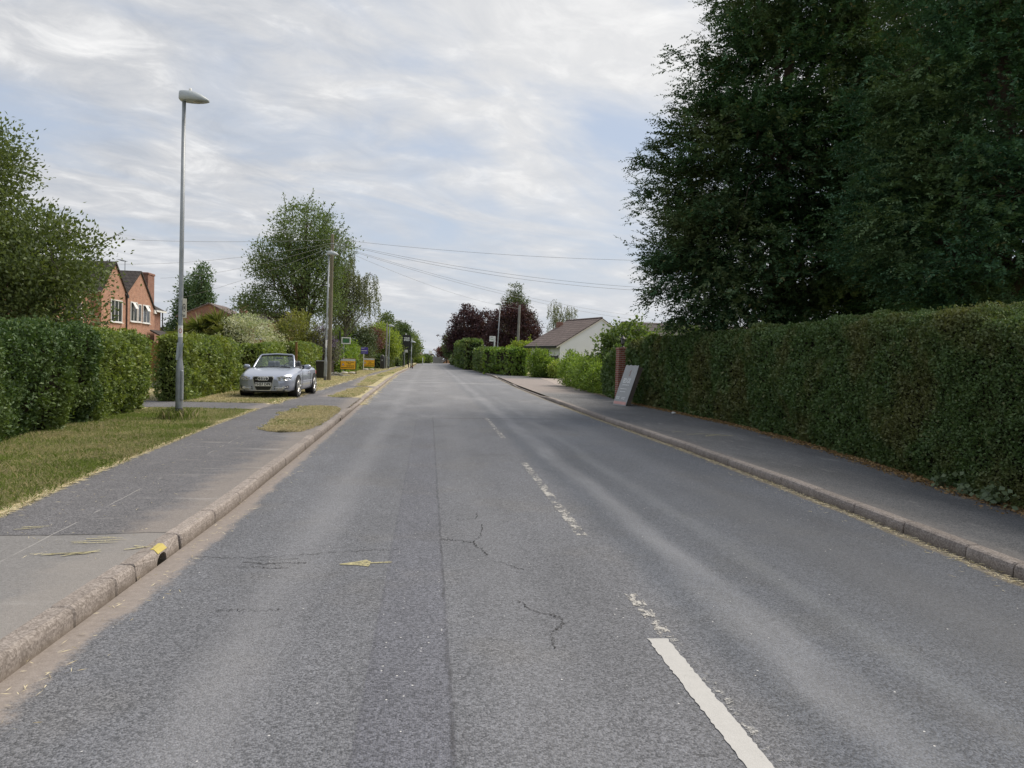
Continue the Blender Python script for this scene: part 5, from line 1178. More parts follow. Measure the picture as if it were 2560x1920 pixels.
sandbag((-5.58, 69.8, .1), .1, 'pale sandbag at the farther yellow sign, hedge side'); sandbag((-5.05, 69.8, .1), -.2, 'pale sandbag at the farther yellow sign, path side')
# estate agent's post
root = empty('estate_agent_sign', (-6.52, 57.6, .1), 0, 'tall black post with a white framed green board hung from its arm', 'sign')
mb = MB(); mb.cbox((0, 0, 1.55), (.12, .12, 3.2), .01); mb.build('post', M['black'], root)
mb = MB(); mb.box((.40, 0, 2.72), (.75, .03, .03)); mb.build('arm', M['black_metal'], root)
mb = MB()
for (cx, cz, dx, dz) in ((.45, 2.62, .66, .075), (.45, 2.20, .66, .075), (.155, 2.41, .075, .345), (.745, 2.41, .075, .345)): mb.cbox((cx, 0, cz), (dx, .04, dz), .004)
fr_ = mb.build('frame', M['white'], root)
M['dk_green'] = simple('dark_green_board', (0.02, 0.055, 0.03), .5); mb = MB(); mb.box((.45, 0, 2.42), (.54, .02, .36)); bd_ = mb.build('board', M['dk_green'], root)
mb = MB(); bars(mb, .22, .68, 2.52, 4, -.012, .035, .075); mb.build('lettering', M['green_ink'], bd_)
root = empty('post', (-6.28, 57.9, .1), 0, 'thin grey post just right of the black estate agent post', 'post'); mb = MB(); mb.cbox((0, 0, 1.05), (.09, .09, 2.2), .008); mb.build('shaft', M['galv'], root)
# purple board
root = empty('sale_board', (-5.72, 69.0, .1), R(-4), 'purple board with white lettering on a white post', 'sign')
mb = MB(); mb.box((0, .03, 1.0), (.06, .05, 2.1)); mb.build('post', M['white'], root)
M['purple'] = simple('purple_board', (0.085, 0.06, 0.35), .45); mb = MB(); mb.cbox((.06, 0, 1.76), (.62, .02, .58), .004); bd_ = mb.build('board', M['purple'], root)
for q in ((-.20, .05, 1.97, 1, -.012, .05), (-.2, .3, 1.75, 1, -.012, .06), (-.2, .2, 1.56, 1, -.012, .02)): mb = MB(); bars(mb, *q); mb.build('lettering', M['white_ink'], bd_)
# speed sign
root = empty('speed_sign', (-2.62, 90.6, .1), R(2), 'tall black panel on two posts reading YOUR SPEED', 'speed sign')
mb = MB(); mb.cbox((0, 0, 2.95), (.92, .14, 1.72), .02); pn = mb.build('panel', M['black'], root)
text_mesh('lettering', 'YOUR', .24, M['white_ink'], pn, Matrix.Translation((0.02, -.075, 3.44)) @ Matrix.Rotation(R(90), 4, 'X'), 'CENTER', .002, .012)
text_mesh('lettering', 'SPEED', .24, M['white_ink'], pn, Matrix.Translation((0.02, -.075, 3.20)) @ Matrix.Rotation(R(90), 4, 'X'), 'CENTER', .002, .012)
for s in (-.34, .30): mb = MB(); mb.tube([(s, .02, -.1), (s, .02, 2.1)], .055, 10); mb.build('post', M['black_metal'], root)
mb = MB(); mb.cbox((-.08, 0, 3.89), (.16, .12, .14), .02); mb.build('sensor', M['white'], root)
root = empty('bus_stop', (-2.86, 92.0, .1), 0, 'thin pale post with two small white plates below the speed sign', 'bus stop')
mb = MB(); mb.tube([(0, 0, -.1), (0, 0, 2.2)], .04, 8); mb.build('pole', M['galv'], root)
mb = MB(); mb.cbox((.2, 0, 1.95), (.34, .02, .34), .004); mb.build('plate', M['white'], root); mb = MB(); mb.cbox((-.08, 0, 1.62), (.2, .03, .22), .004); mb.build('plate', M['white'], root)
root = empty('bollard', (-1.88, 91.4, .1), 0, 'short black bollard at the right of the speed sign', 'bollard')
mb = MB(); mb.lathe([(.06, -.1), (.06, .95), (.04, 1.02), (0, 1.03)], n=10); mb.build('shaft', M['black'], root); mb = MB(); mb.lathe([(.062, .12), (.062, .22)], n=10); mb.build('band', M['red'], root)
root = empty('post', (-.9, 118, .1), 0, 'lone white marker post at the far left kerb', 'post'); mb = MB(); mb.cbox((0, 0, .55), (.10, .10, 1.2), .01); mb.build('shaft', M['white'], root); mb = MB(); mb.box((0, 0, 1.0), (.16, .11, .25)); mb.build('plate', M['white'], root)
# bus stop
root = empty('bus_stop', (6.02, 71.8, .1), 0, 'white bus stop flag on a slim pole before the right hedge', 'bus stop'); root.rotation_euler = (0, R(1.3), 0)
mb = MB(); mb.tube([(0, 0, -.1), (0, 0, 1.9)], .035, 10); mb.build('pole', M['galv'], root)
mb = MB(); mb.cbox((.0, 0, 2.65), (.13, .05, 1.62), .01); mb.build('head_panel', M['white'], root)
mb = MB(); mb.cbox((-.28, 0, 3.21), (.44, .03, .5), .01); fl_ = mb.build('flag', M['white'], root)
mb = MB(); bars(mb, -.42, -.16, 3.36, 1, -.017, .05); mb.build('lettering', M['ink'], fl_); mb = MB(); bars(mb, -.44, -.12, 3.17, 1, -.017, .05); mb.build('lettering', M['green_ink'], fl_)
mb = MB(); mb.cbox((.0, -.04, 1.15), (.06, .03, .34), .005); mb.build('timetable', M['white'], root)

# ------------------------------------------------------------------ bins, pillar, leaning board
root = empty('wheelie_bin', (-6.05, 44.4, .1), R(8), 'black wheelie bin with pale handle bar, beside the clipped hedge', 'bin')
mb = MB(); vs = []
for z, hx, hy in ((.06, .23, .26), (.5, .26, .31), (.96, .29, .36)): vs += [(-hx, -hy, z), (hx, -hy, z), (hx, hy, z), (-hx, hy, z)]
mb.add(vs, [(0, 3, 2, 1)]+[(i*4+k, i*4+(k+1) % 4, i*4+4+(k+1) % 4, i*4+4+k) for i in (0, 1) for k in range(4)]+[(8, 9, 10, 11)]); mb.build('body', M['black'], root)
mb = MB(); mb.cbox((0, -.02, 1.0), (.62, .80, .07), .025); mb.build('lid', M['black'], root)
mb = MB(); mb.tube([(-.25, -.43, 1.01), (.25, -.43, 1.01)], .018, 8); mb.build('handle', M['galv'], root)
for s in (-1, 1): mb = MB(); mb.tube([(s*.24, .30, .10), (s*.29, .30, .10)], .10, 14); mb.build('wheel', M['black'], root)
root = empty('litter_bin', (-4.62, 78.2, .1), 0, 'black dome topped litter bin at the end of the leafy hedge', 'bin')
mb = MB(); mb.lathe([(.2, -.05), (.22, .02), (.22, 1.15), (.19, 1.3), (.11, 1.42), (0, 1.46)], n=16); bd_ = mb.build('body', M['black'], root)
mb = MB(); mb.cbox((0, -.2, 1.08), (.2, .06, .14), .01); mb.build('aperture', M['ink'], root); mb = MB(); mb.box((.0, -.224, .9), (.14, .006, .14)); mb.build('emblem', M['galv'], root)
root = empty('metal_hoop', (-4.28, 78.5, .1), 0, 'pale thin hoop standing right of the dome topped bin', 'hoop')
mb = MB(); mb.tube([(-.12, 0, -.05), (-.12, 0, 1.25), (-.05, 0, 1.36), (.05, 0, 1.36), (.12, 0, 1.25), (.12, 0, -.05)], .02, 8); mb.build('rail', M['galv'], root)
# heap of cut branches
mb = MB(); rg = random.Random(31)
for k in range(46):
    a = rg.uniform(0, 6.28); l = rg.uniform(.3, .8); x, y = rg.gauss(0, .28), rg.gauss(0, .3); z = max(.03, .36-math.hypot(x, y)*.55)*rg.random()+.03
    mb.tube([(x-l/2*math.cos(a), y-l/2*math.sin(a), max(.02, z-.05)), (x, y, z+.03), (x+l/2*math.cos(a), y+l/2*math.sin(a), max(.02, z-.08))], rg.uniform(.012, .035), 5)
o = mb.build('brushwood_heap', M['pole_grey']); o.location = (-5.95, 50.3, .1); tag(o, 'small heap of pale cut branches behind the telegraph pole', 'branch heap')
# pillar with lantern
root = empty('gate_pillar', (7.15, 28.0, .1), R(3), 'red brick gate pillar at the far end of the tall hedge', 'pillar')
mb = MB(); mb.cbox((0, 0, .93), (.38, .38, 1.96), .006); mb.build('shaft', M['brick_pillar'], root)
mb = MB(); mb.cbox((0, 0, 1.94), (.42, .42, .07), .01); mb.build('cap', M['brick_pillar'], root)
lroot = empty('lantern', (7.15, 28.0, 2.075), 0, 'black lantern on top of the brick gate pillar', 'lantern')
mb = MB(); mb.lathe([(.10, 0), (.10, .02), (.035, .05), (.03, .10), (.06, .13), (.085, .15)], n=10); mb.build('stand', M['black_metal'], lroot)
mb = MB(); mb.lathe([(.06, .15), (.08, .32)], n=6); mb.build('glass', M['lens'], lroot)
mb = MB()
for k in range(6):
    a = k*math.pi/3; mb.tube([(.062*math.cos(a), .062*math.sin(a), .15), (.083*math.cos(a), .083*math.sin(a), .33)], .007, 4)
mb.lathe([(.115, .32), (.10, .345), (.05, .40), (.02, .42), (.018, .46), (0, .47)], n=10); mb.build('frame', M['black_metal'], lroot)
# printed board leaning in the hedge: local x along its foot, y its thickness, z up its face
M['board_print'] = simple('grey_print', (0.31, 0.325, 0.34), .4, 0, .12, 2.5); M['board_side'] = woodmat('board_timber', (0.15, 0.125, 0.11)); M['pink'] = simple('pink_print', (0.55, 0.30, 0.28), .5)
root = empty('advertising_board', (6.33, 25.1, .13), 0, 'grey printed board on a timber frame, leaning on the tall hedge by the pillar', 'board')
foot = Vector((0.20, -0.90, 0)).normalized(); upv = Vector((.42, .05, 1.22)).normalized(); upv = (upv-foot*upv.dot(foot)).normalized(); nv = foot.cross(upv)
if nv.x > 0: nv = -nv
root.matrix_world = Matrix.Translation((6.36, 25.1, .12)) @ Matrix(((foot.x, -nv.x, upv.x, 0), (foot.y, -nv.y, upv.y, 0), (foot.z, -nv.z, upv.z, 0), (0, 0, 0, 1)))
Hb = 1.40; Wb = .92
mb = MB()
for (cx, cz, dx, dz) in ((-Wb/2+.03, Hb/2, .05, Hb-.06), (Wb/2-.03, Hb/2, .05, Hb-.06), (0, .055, Wb-.12, .05), (0, Hb-.09, Wb-.12, .05)): mb.box((cx, .085, cz), (dx, .15, dz))
mb.build('timber_frame', M['board_side'], root)
mb = MB(); nx = 12
vs = []; fs = []
for i in range(nx+1):
    x = -Wb/2-.01+(Wb+.02)*i/nx; wv = .012*math.sin(i*1.7)
    for j, z in enumerate((-.02, .3, .7, 1.1, Hb+wv)): vs.append((x, -.006+(.02*math.sin(i*.9)*(j == 4)), z)); 
for i in range(nx):
    for j in range(4): a = i*5+j; fs.append((a, a+5, a+6, a+1))
mb.add(vs, fs, True); mb.add([(x, y+.008, z) for x, y, z in vs], [tuple(reversed(f)) for f in fs], True); pn = mb.build('printed_face', M['board_print'], root)
RX = Matrix.Rotation(R(90), 4, 'X')
text_mesh('lettering', 'EDGE', .22, M['white_ink'], pn, Matrix.Translation((-.02, -.012, .84)) @ RX, 'CENTER', .001, .006, .95)
for q in ((-.24, .22, .70, 1, -.012, .03), (-.3, .14, .56, 1, -.012, .022), (-.26, .12, .46, 1, -.012, .022), (-.38, -.14, .26, 2, -.012, .022, .05), (.0, .28, .26, 2, -.012, .022, .05)): mb = MB(); bars(mb, *q); mb.build('lettering', M['white_ink'], pn)
mb = MB(); mb.box((0, -.0115, .065), (Wb-.04, .002, .10)); mb.build('stripe', M['pink'], pn)
mb = MB(); mb.tube([(.06, -.012, 1.22), (.0, -.012, 1.14), (.05, -.012, 1.10), (.0, -.012, 1.02)], .009, 4); mb.build('emblem', M['pink'], pn)

# ------------------------------------------------------------------ fences
def fence(name, label, a, b, h, mat, post=None, board=0.15, horiz=True, base=0.0, bmat=None, gap=.006):
    a, b = Vector((*a, .1)), Vector((*b, .1)); d = b-a; L = d.length
    root = empty(name, a, math.atan2(d.y, d.x), label, 'fence')
    mb = MB()
    if horiz:
        n = int(h/board)
        for i in range(n): mb.box((L/2, .0 if i % 2 else .012, base+board*(i+.5)), (L-.02, .02, board-gap))
    else:
        n = int(L/board)
        for i in range(n): mb.box((board*(i+.5), .0 if i % 2 else .012, base+h/2), (board-gap, .02, h))
    mb.build('panel', mat, root)
    k = max(1, int(round(L/1.85)))
    for i in range(k+1): mb = MB(); mb.cbox((L*i/k, .06, (h+base)/2+.03), (.09, .09, h+base+.06), .008); mb.build('post', post or mat, root)
    if base: mb = MB(); mb.box((L/2, .01, base/2-.02), (L, .05, base+.02)); mb.build('gravel_board', bmat or M['conc'], root)
fence('wooden_fence', 'orange brown board fence on a concrete base, seen between two left hedges', (-12.5, 29.0), (-8.4, 30.4), 1.45, M['fence_brown'], None, .12, False, .22)
fence('wooden_fence', 'near black slatted fence behind the wheelie bin and black post', (-6.95, 50.0), (-6.75, 56.2), 1.65, M['fence_dark'])
fence('wooden_fence', 'grey board fence between the bright hedge and the bungalow', (8.7, 63.0), (10.4, 61.8), 1.75, M['fence_grey'], None, .12, False)
fence('wooden_fence', 'pale fence panels at the far end of the road', (0.9, 152), (2.7, 152.5), 1.25, M['conc'], None, .15, False)
mb = MB(); mb.cbox((0, 0, .95), (.10, .10, 2.0), .01); mb.cbox((0, 0, 1.97), (.13, .13, .04), .008); o = mb.build('fence_post', M['fence_brown']); o.location = (-6.70, 40.1, .1); tag(o, 'orange timber post between the two clipped hedges behind the car', 'post')

rg2 = np.random.default_rng(9); mb = MB()                      # crumpled paper under the hedge
vs = [(.07*math.cos(a)*math.cos(e)*rg2.uniform(.6, 1.2), .06*math.sin(a)*math.cos(e)*rg2.uniform(.6, 1.2), .04+.035*math.sin(e)*rg2.uniform(.6, 1.2)) for e in (-1, -.3, .4, 1) for a in np.linspace(0, 6.28, 8)[:-1]]
mb.add(vs, [(i*7+k, i*7+(k+1) % 7, (i+1)*7+(k+1) % 7, (i+1)*7+k) for i in range(3) for k in range(7)]+[tuple(range(21, 28)), tuple(range(6, -1, -1))])
o = mb.build('crumpled_paper', M['white']); o.location = (6.95, 21.2, .11); tag(o, 'scrap of white litter at the foot of the tall right hedge', 'litter')
# ------------------------------------------------------------------ silver convertible
m, t, out = newmat('silver_car_paint'); n = t.noise(opos(t), 300, 2)
principled(t, out, t.mix(n, (0.34, 0.375, 0.47), (0.42, 0.455, 0.55)), .30, .45, None, 0, 0, .5, .8); M['paint'] = m
M['chrome'] = simple('chrome', (0.74, 0.75, 0.78), .22, .55, .03, 3)
M['tyre'] = simple('tyre_rubber', (0.014, 0.014, 0.015), .8, 0, .2, 20)
M['alloy'] = simple('alloy', (0.58, 0.58, 0.57), .3, .7, .05, 5)
M['trim'] = simple('dark_trim', (0.008, 0.008, 0.009), .55, 0, .2, 20)
M['seat'] = simple('grey_leather', (0.10, 0.105, 0.12), .55, 0, .15, 9)
M['headlamp'] = simple('headlamp_glass', (0.42, 0.44, 0.47), .08, .35, .25, 14, .8, .6)
m, t, out = newmat('clear_glass'); g = t.new('ShaderNodeBsdfGlossy'); g.inputs['Roughness'].default_value = .02; g.inputs['Color'].default_value = (.85, .92, .95, 1)
tp = t.new('ShaderNodeBsdfTransparent'); tp.inputs[0].default_value = (.80, .88, .87, 1); lw = t.new('ShaderNodeLayerWeight'); lw.inputs[0].default_value = .25
mx = t.new('ShaderNodeMixShader'); t.l.new(t.math('ADD', t.math('MULTIPLY', lw.outputs['Fresnel'], .8), .10), mx.inputs[0]); t.l.new(tp.outputs[0], mx.inputs[1]); t.l.new(g.outputs[0], mx.inputs[2]); t.l.new(mx.outputs[0], out.inputs[0]); M['clear_glass'] = m

car = empty('parked_car', (-4.98, 26.85, .10), math.pi, 'silver open topped convertible parked on the dry grass, front towards the road', 'car')
car.rotation_euler = (0, R(1.2), math.pi+R(-2.5))
# local: +y is the nose, x to the car's right... nose at y=2.28, tail at -2.29
def hw(y):                              # half width in plan
    return float(np.interp(y, [-2.29, -2.2, -2.0, -1.5, -.5, .8, 1.5, 1.95, 2.12, 2.22, 2.28], [.60, .74, .82, .865, .885, .885, .875, .82, .74, .62, .46]))
def zt(y):                              # top of the middle of the body
    return float(np.interp(y, [-2.29, -2.22, -1.9, -1.3, -.95, .9, 1.5, 1.9, 2.12, 2.22, 2.28], [.72, .90, .955, .97, .955, .955, .885, .80, .73, .67, .60]))
def zs(y):                              # shoulder height
    return float(np.interp(y, [-2.29, -2.2, -1.6, -.5, .8, 1.5, 1.95, 2.2, 2.28], [.66, .84, .885, .875, .855, .79, .70, .60, .56]))
YS = [-2.29, -2.25, -2.18, -2.05, -1.8, -1.55, -1.3, -1.1, -1.0, -.99, -.6, -.2, .2, .54, .55, .62, .9, 1.2, 1.5, 1.75, 1.95, 2.08, 2.16, 2.22, 2.26, 2.28]
def section(y):
    w_ = hw(y); s = zs(y); tz = zt(y); zb = .19+max(0, (y-1.9))*.15+max(0, -y-1.9)*.3
    cab = -1.0 < y < .6
    pts = [(0, zb), (w_*.85, zb), (w_*.965, zb+.05), (w_, zb+.2), (w_*1.0, .52 if s > .6 else s-.06), (w_*.985, s-.05), (w_*.955, s), (w_*.90, min(tz, s+.035)), (w_*.84, tz-.012 if not cab else tz-.03)]
    pts += [(w_*.80, .42), (w_*.5, .40), (0, .40)] if cab else [(w_*.72, tz-.004), (w_*.4, tz+.008), (0, tz+.012)]
    return pts
mb = MB(); secs = [section(y) for y in YS]; k = len(secs[0])
for sgn in (-1, 1):
    vs = [(sgn*x, y, z) for y, s in zip(YS, secs) for x, z in s]
    fs = []
    for i in range(len(YS)-1):
        for j in range(k-1): fs.append((i*k+j, i*k+j+1, (i+1)*k+j+1, (i+1)*k+j))
    mb.add(vs, fs, True)
    mb.add([(sgn*x, YS[-1], z) for x, z in secs[-1]], [tuple(range(k))]); mb.add([(sgn*x, YS[0], z) for x, z in secs[0]], [tuple(range(k))])
me = mb.mesh('body', [M['paint'], M['trim']])
import bmesh
bm = bmesh.new(); bm.from_mesh(me); bmesh.ops.remove_doubles(bm, verts=bm.verts, dist=.0005); bmesh.ops.recalc_face_normals(bm, faces=bm.faces)
for f in bm.faces:
    c = f.calc_center_median()
    if -1.0 < c.y < .6 and abs(c.x) < hw(c.y)*.83 and c.z < .93 and c.z > .25: f.material_index = 1
    if c.z < .22: f.material_index = 1
bm.to_mesh(me); bm.free(); link('body', me, car)
def fy(x):                              # nose surface
    ys = np.linspace(1.5, 2.28, 60); wv = [hw(y) for y in ys]; return float(np.interp(-abs(x), [-a for a in wv], ys))
def front_patch(name, poly, mat, off, parent=car, th=.02, both=False, dz=0.0):
    """flat outline in x,z wrapped on to the nose"""
    mb = MB()
    for sgn in ((-1, 1) if both else (1,)):
        n = len(poly); f = [(sgn*x, fy(x)+off-abs(dz)*max(0, z-.55), z) for x, z in poly]; b = [(x, y-th, z) for x, y, z in f]
        mb.add(f+b, [tuple(range(n)), tuple(range(2*n-1, n-1, -1))]+[(i, (i+1) % n, (i+1) % n+n, i+n) for i in range(n)])
    return mb.build(name, mat, parent)
# grille
def gpoly(i): return [(-.22+i*.8, .245+i), (.22-i*.8, .245+i), (.275-i, .38), (.325-i, .66-i), (.29-i, .695-i), (-.29+i, .695-i), (-.325+i, .66-i), (-.275+i, .38)]
def flat(name, poly, y, th, mat, parent=car): mb = MB(); mb.prism(poly, 1, y-th, y); return mb.build(name, mat, parent)
gr = flat('grille', gpoly(0), 2.300, .06, M['chrome']); flat('grille_mesh', gpoly(.022), 2.304, .05, M['trim'], gr)
mb = MB()
for z in (.30, .335, .54, .575, .645): mb.box((0, 2.305, z), (.50, .004, .008))
mb.build('slats', M['trim'], gr)
mb = MB()
for i in range(4):
    cx = -.108+.072*i; pts = [(cx+.052*math.cos(a), 2.312, .622+.052*math.sin(a)*.95) for a in [2*math.pi*q/20 for q in range(21)]]; mb.tube(pts, .0115, 6)
mb.build('emblem', M['chrome'], gr)
mb = MB(); mb.box((.20, 2.307, .60), (.07, .006, .014)); mb.build('badge', M['chrome'], gr)
np_ = MB().cbox((0, 2.312, .445), (.50, .014, .112), .004).build('number_plate', M['white'], car)
text_mesh('lettering', 'YH57 DPK', .112, M['ink'], np_, Matrix.Translation((0, 2.321, .445)) @ Matrix.Rotation(math.pi, 4, 'Z') @ Matrix.Rotation(R(90), 4, 'X'), 'CENTER', .001, .004, .98)
for sgn in (-1, 1):
    hl = [(sgn*x, z) for x, z in ((.40, .665), (.425, .565), (.52, .545), (.66, .555), (.79, .60), (.80, .655), (.74, .69), (.56, .70))]
    mbh = MB(); n = len(hl)
    f = [(x, fy(x)+.012-.10*max(0, z-.56), z) for x, z in hl]; b = [(x, y-.05, z) for x, y, z in f]; cxy = (sum(p[0] for p in f)/n, sum(p[1] for p in f)/n+.014, sum(p[2] for p in f)/n)
    mbh.add(f+b+[cxy], [(i, (i+1) % n, 2*n) for i in range(n)]+[(i, (i+1) % n, (i+1) % n+n, i+n) for i in range(n)])
    ho = mbh.build('headlight', M['headlamp'], car)
    for (lx, lz, r_) in ((.50, .625, .042), (.63, .63, .045)):
        yb = fy(lx)+.012; mbl = MB(); mbl.tube([(sgn*lx, yb-.03, lz), (sgn*lx, yb+.014, lz)], r_, 14); mbl.build('lamp', M['chrome'], ho)
        mbl = MB(); mbl.tube([(sgn*lx, yb+.010, lz), (sgn*lx, yb+.017, lz)], r_*.62, 12); mbl.build('bulb', M['lens'], ho)
    it = [(sgn*x, z) for x, z in ((.34, .39), (.33, .285), (.62, .285), (.74, .33), (.745, .40), (.66, .385))]
    mbi = MB(); n = len(it); f = [(x, fy(x)+.008, z) for x, z in it]; b = [(x, y-.04, z) for x, y, z in f]
    mbi.add(f+b, [tuple(range(n))]+[(i, (i+1) % n, (i+1) % n+n, i+n) for i in range(n)]); ii_ = mbi.build('air_intake', M['trim'], car)
    mbi = MB(); mbi.tube([(sgn*.335, fy(.335)+.014, .335), (sgn*.5, fy(.5)+.014, .335), (sgn*.62, fy(.62)+.014, .345), (sgn*.73, fy(.73)+.014, .36)], .009, 6); mbi.build('bar', M['chrome'], ii_)
    mbi = MB(); yb = fy(.60); mbi.tube([(sgn*.60, yb-.02, .342), (sgn*.60, yb+.022, .342)], .047, 14); fg = mbi.build('fog_light', M['chrome'], ii_)
    mbs = MB(); mbs.cbox((sgn*.889, -.15, .50), (.012, 1.45, .035), .005); mbs.build('side_trim', M['paint'], car)
    mbs = MB(); mbs.cbox((sgn*.895, -.38, .765), (.03, .17, .03), .01); mbs.build('door_handle', M['chrome'], car)
    mbs = MB()
    for y in (.72, -.62): mbs.tube([(sgn*.886, y, .30), (sgn*.889, y, .60), (sgn*.868, y, .83)], .004, 4, False)
    mbs.build('door_gap', M['trim'], car)
    mbs = MB(); mbs.box((sgn*.885, .95, .70), (.012, .05, .025)); mbs.build('side_indicator', M['headlamp'], car)
    mbs = MB(); vs = []; fs = []; n = 12
    for (dx, r_) in ((-.10, .045), (-.05, .075), (.05, .085), (.10, .06), (.115, .03)):
        for q in range(n): a = 2*math.pi*q/n; vs.append((sgn*(.99+dx), .47+r_*.75*math.cos(a), .965+r_*math.sin(a)))
    for i in range(4):
        for q in range(n): fs.append((i*n+q, i*n+(q+1) % n, (i+1)*n+(q+1) % n, (i+1)*n+q))
    mbs.add(vs, fs, True); mbs.add(vs[-n:], [tuple(range(n))]); mbs.add(vs[:n], [tuple(range(n))]); mo = mbs.build('mirror', M['paint'], car)
    mbs = MB(); mbs.tube([(sgn*.82, .47, .90), (sgn*.92, .47, .93)], .02, 6); mbs.build('stalk', M['trim'], mo)
flat('lower_lip', [(-.60, .19), (.60, .19), (.64, .235), (-.64, .235)], 2.2, .12, M['trim'])
# screen
fr_ = [(-.655, .95), (-.60, 1.16), (-.535, 1.33), (-.49, 1.36), (0, 1.385), (.49, 1.36), (.535, 1.33), (.60, 1.16), (.655, .95)]
def scr(x, z): return (x, .98-(z-.95)*1.32-.12*abs(x)**2, z)
mb = MB(); mb.tube([scr(x, z) for x, z in fr_], .030, 8); mb.build('screen_frame', M['paint'], car)
mb = MB(); inner = [scr(x*.965, z-.012) for x, z in fr_]; mb.add(inner, [(0, 1, 7, 8), (1, 2, 6, 7), (2, 3, 5, 6), (3, 4, 5)]); mb.build('windscreen', M['clear_glass'], car)
mb = MB(); mb.tube([scr(x*.94, z-.03) for x, z in fr_[2:7]], .018, 6); mb.build('screen_seal', M['trim'], car)
mb = MB(); mb.cbox((0, .64, .93), (1.42, .5, .07), .02); mb.build('dashboard', M['trim'], car)
for s in (-1, 1): mb = MB(); mb.tube([(s*.55, 1.04, .955), (s*.1, 1.0, .975), (-s*.02, .99, .98)], .014, 5); mb.build('wiper', M['trim'], car)
mb = MB(); mb.tube([(-.36+.17*math.cos(a), .40+.05*math.sin(a), .93+.15*math.sin(a)) for a in [2*math.pi*q/20 for q in range(21)]], .015, 6); mb.build('steering_wheel', M['trim'], car)
for x in (-.36, .36):
    for (y, w_) in ((-.22, .48), (-.80, .46)):
        mb = MB(); mb.cbox((x, y, .72), (w_, .14, .52), .05, (R(-12), 0, 0)); so = mb.build('seat', M['seat'], car)
        mb = MB(); mb.cbox((x, y-.09, 1.06), (.26, .10, .19), .04, (R(-10), 0, 0)); mb.build('headrest', M['seat'], so)
mb = MB(); mb.cbox((0, .20, 1.25), (.22, .04, .065), .015); mb.build('rear_view_mirror', M['trim'], car)
mb = MB(); mb.cbox((0, -1.18, .985), (1.36, .42, .05), .02); mb.build('hood_cover', M['seat'], car)
# wheels
for (x, y) in ((-.78, 1.33), (.78, 1.33), (-.78, -1.32), (.78, -1.32)):
    s = 1 if x > 0 else -1
    mb = MB(); mb.tube([(s*.60, y, .355), (s*.892, y, .355)], .375, 24); mb.build('wheel_arch', M['trim'], car)
    wr = empty('wheel', (0, 0, 0)); wr.parent = car
    mb = MB(); prof = [(.225, .655), (.30, .665), (.318, .69), (.322, .78), (.318, .872), (.30, .892), (.235, .896)]
    vs = []; fs = []; n = 28
    for r_, xx in prof:
        for q in range(n): a = 2*math.pi*q/n; vs.append((s*xx, y+r_*math.cos(a), .32+r_*math.sin(a)))
    for i in range(len(prof)-1):
        for q in range(n): fs.append((i*n+q, i*n+(q+1) % n, (i+1)*n+(q+1) % n, (i+1)*n+q))
    mb.add(vs, fs, True); mb.tube([(s*.70, y, .32), (s*.72, y, .32)], .23, 20); mb.build('tyre', M['tyre'], wr)
    mb = MB(); mb.tube([(s*.893, y+.232*math.cos(a), .32+.232*math.sin(a)) for a in [2*math.pi*q/28 for q in range(29)]], .014, 6)
    for q in range(7):
        a = 2*math.pi*q/7+.2; mb.tube([(s*.885, y+.03*math.cos(a), .32+.03*math.sin(a)), (s*.895, y+.12*math.cos(a), .32+.12*math.sin(a)), (s*.892, y+.23*math.cos(a), .32+.23*math.sin(a))], [.032, .026, .03], 6)
    mb.tube([(s*.86, y, .32), (s*.902, y, .32)], .05, 12); mb.build('rim', M['alloy'], wr)
for s in (-1, 1): mb = MB(); mb.cbox((s*.62, -2.24, .74), (.30, .06, .14), .02); mb.build('tail_light', M['red'], car)

# small far vehicles at the end of the road
M['blue_paint'] = simple('blue_grey_paint', (0.10, 0.13, 0.18), .35, .5, .05, 3)
def small_car(loc, rz, label, mat, van=False):
    root = empty('parked_car' if not van else 'white_van', loc, rz, label, 'car' if not van else 'van')
    prof = [(-2.0, .3), (2.0, .3), (2.05, .6), (1.95, .85), (1.1, .95), (.45, 1.42), (-1.3, 1.45), (-1.95, .95)] if not van else [(-2.4, .35), (2.3, .35), (2.35, .75), (1.9, 1.05), (1.4, 1.85), (1.1, 1.95), (-2.4, 1.98)]
    mb = MB(); mb.prism(prof, 0, -.85, .85); mb.build('body', mat, root)
    mb = MB(); wp = [(1.02, .98), (.48, 1.36), (-1.2, 1.38), (-1.7, .98)] if not van else [(1.75, 1.1), (1.42, 1.72), (.6, 1.75), (.6, 1.1)]
    mb.prism(wp, 0, -.856, .856); mb.build('side_window', M['glass'], root)
    mb = MB(); a, b = ((1.07, .99), (.50, 1.385)) if not van else ((1.86, 1.13), (1.44, 1.80))
    mb.add([(-.74, a[0]+.012, a[1]), (.74, a[0]+.012, a[1]), (.66, b[0]+.012, b[1]), (-.66, b[0]+.012, b[1])], [(0, 1, 2, 3)]); mb.build('windscreen', M['glass'], root)
    for x in (-1, 1):
        for y in (1.25, -1.25): mb = MB(); mb.tube([(x*.66, y, .31), (x*.87, y, .31)], .31, 16); mb.build('wheel', M['tyre'], root)
        mb = MB(); fy_ = 1.99 if not van else 2.30; mb.cbox((x*.6, fy_, .68), (.34, .10, .14), .02); mb.build('headlight', M['headlamp'], root)
    return root
small_car((.75, 165, 0), math.pi, 'dark blue car far away at the end of the road', M['blue_paint'])
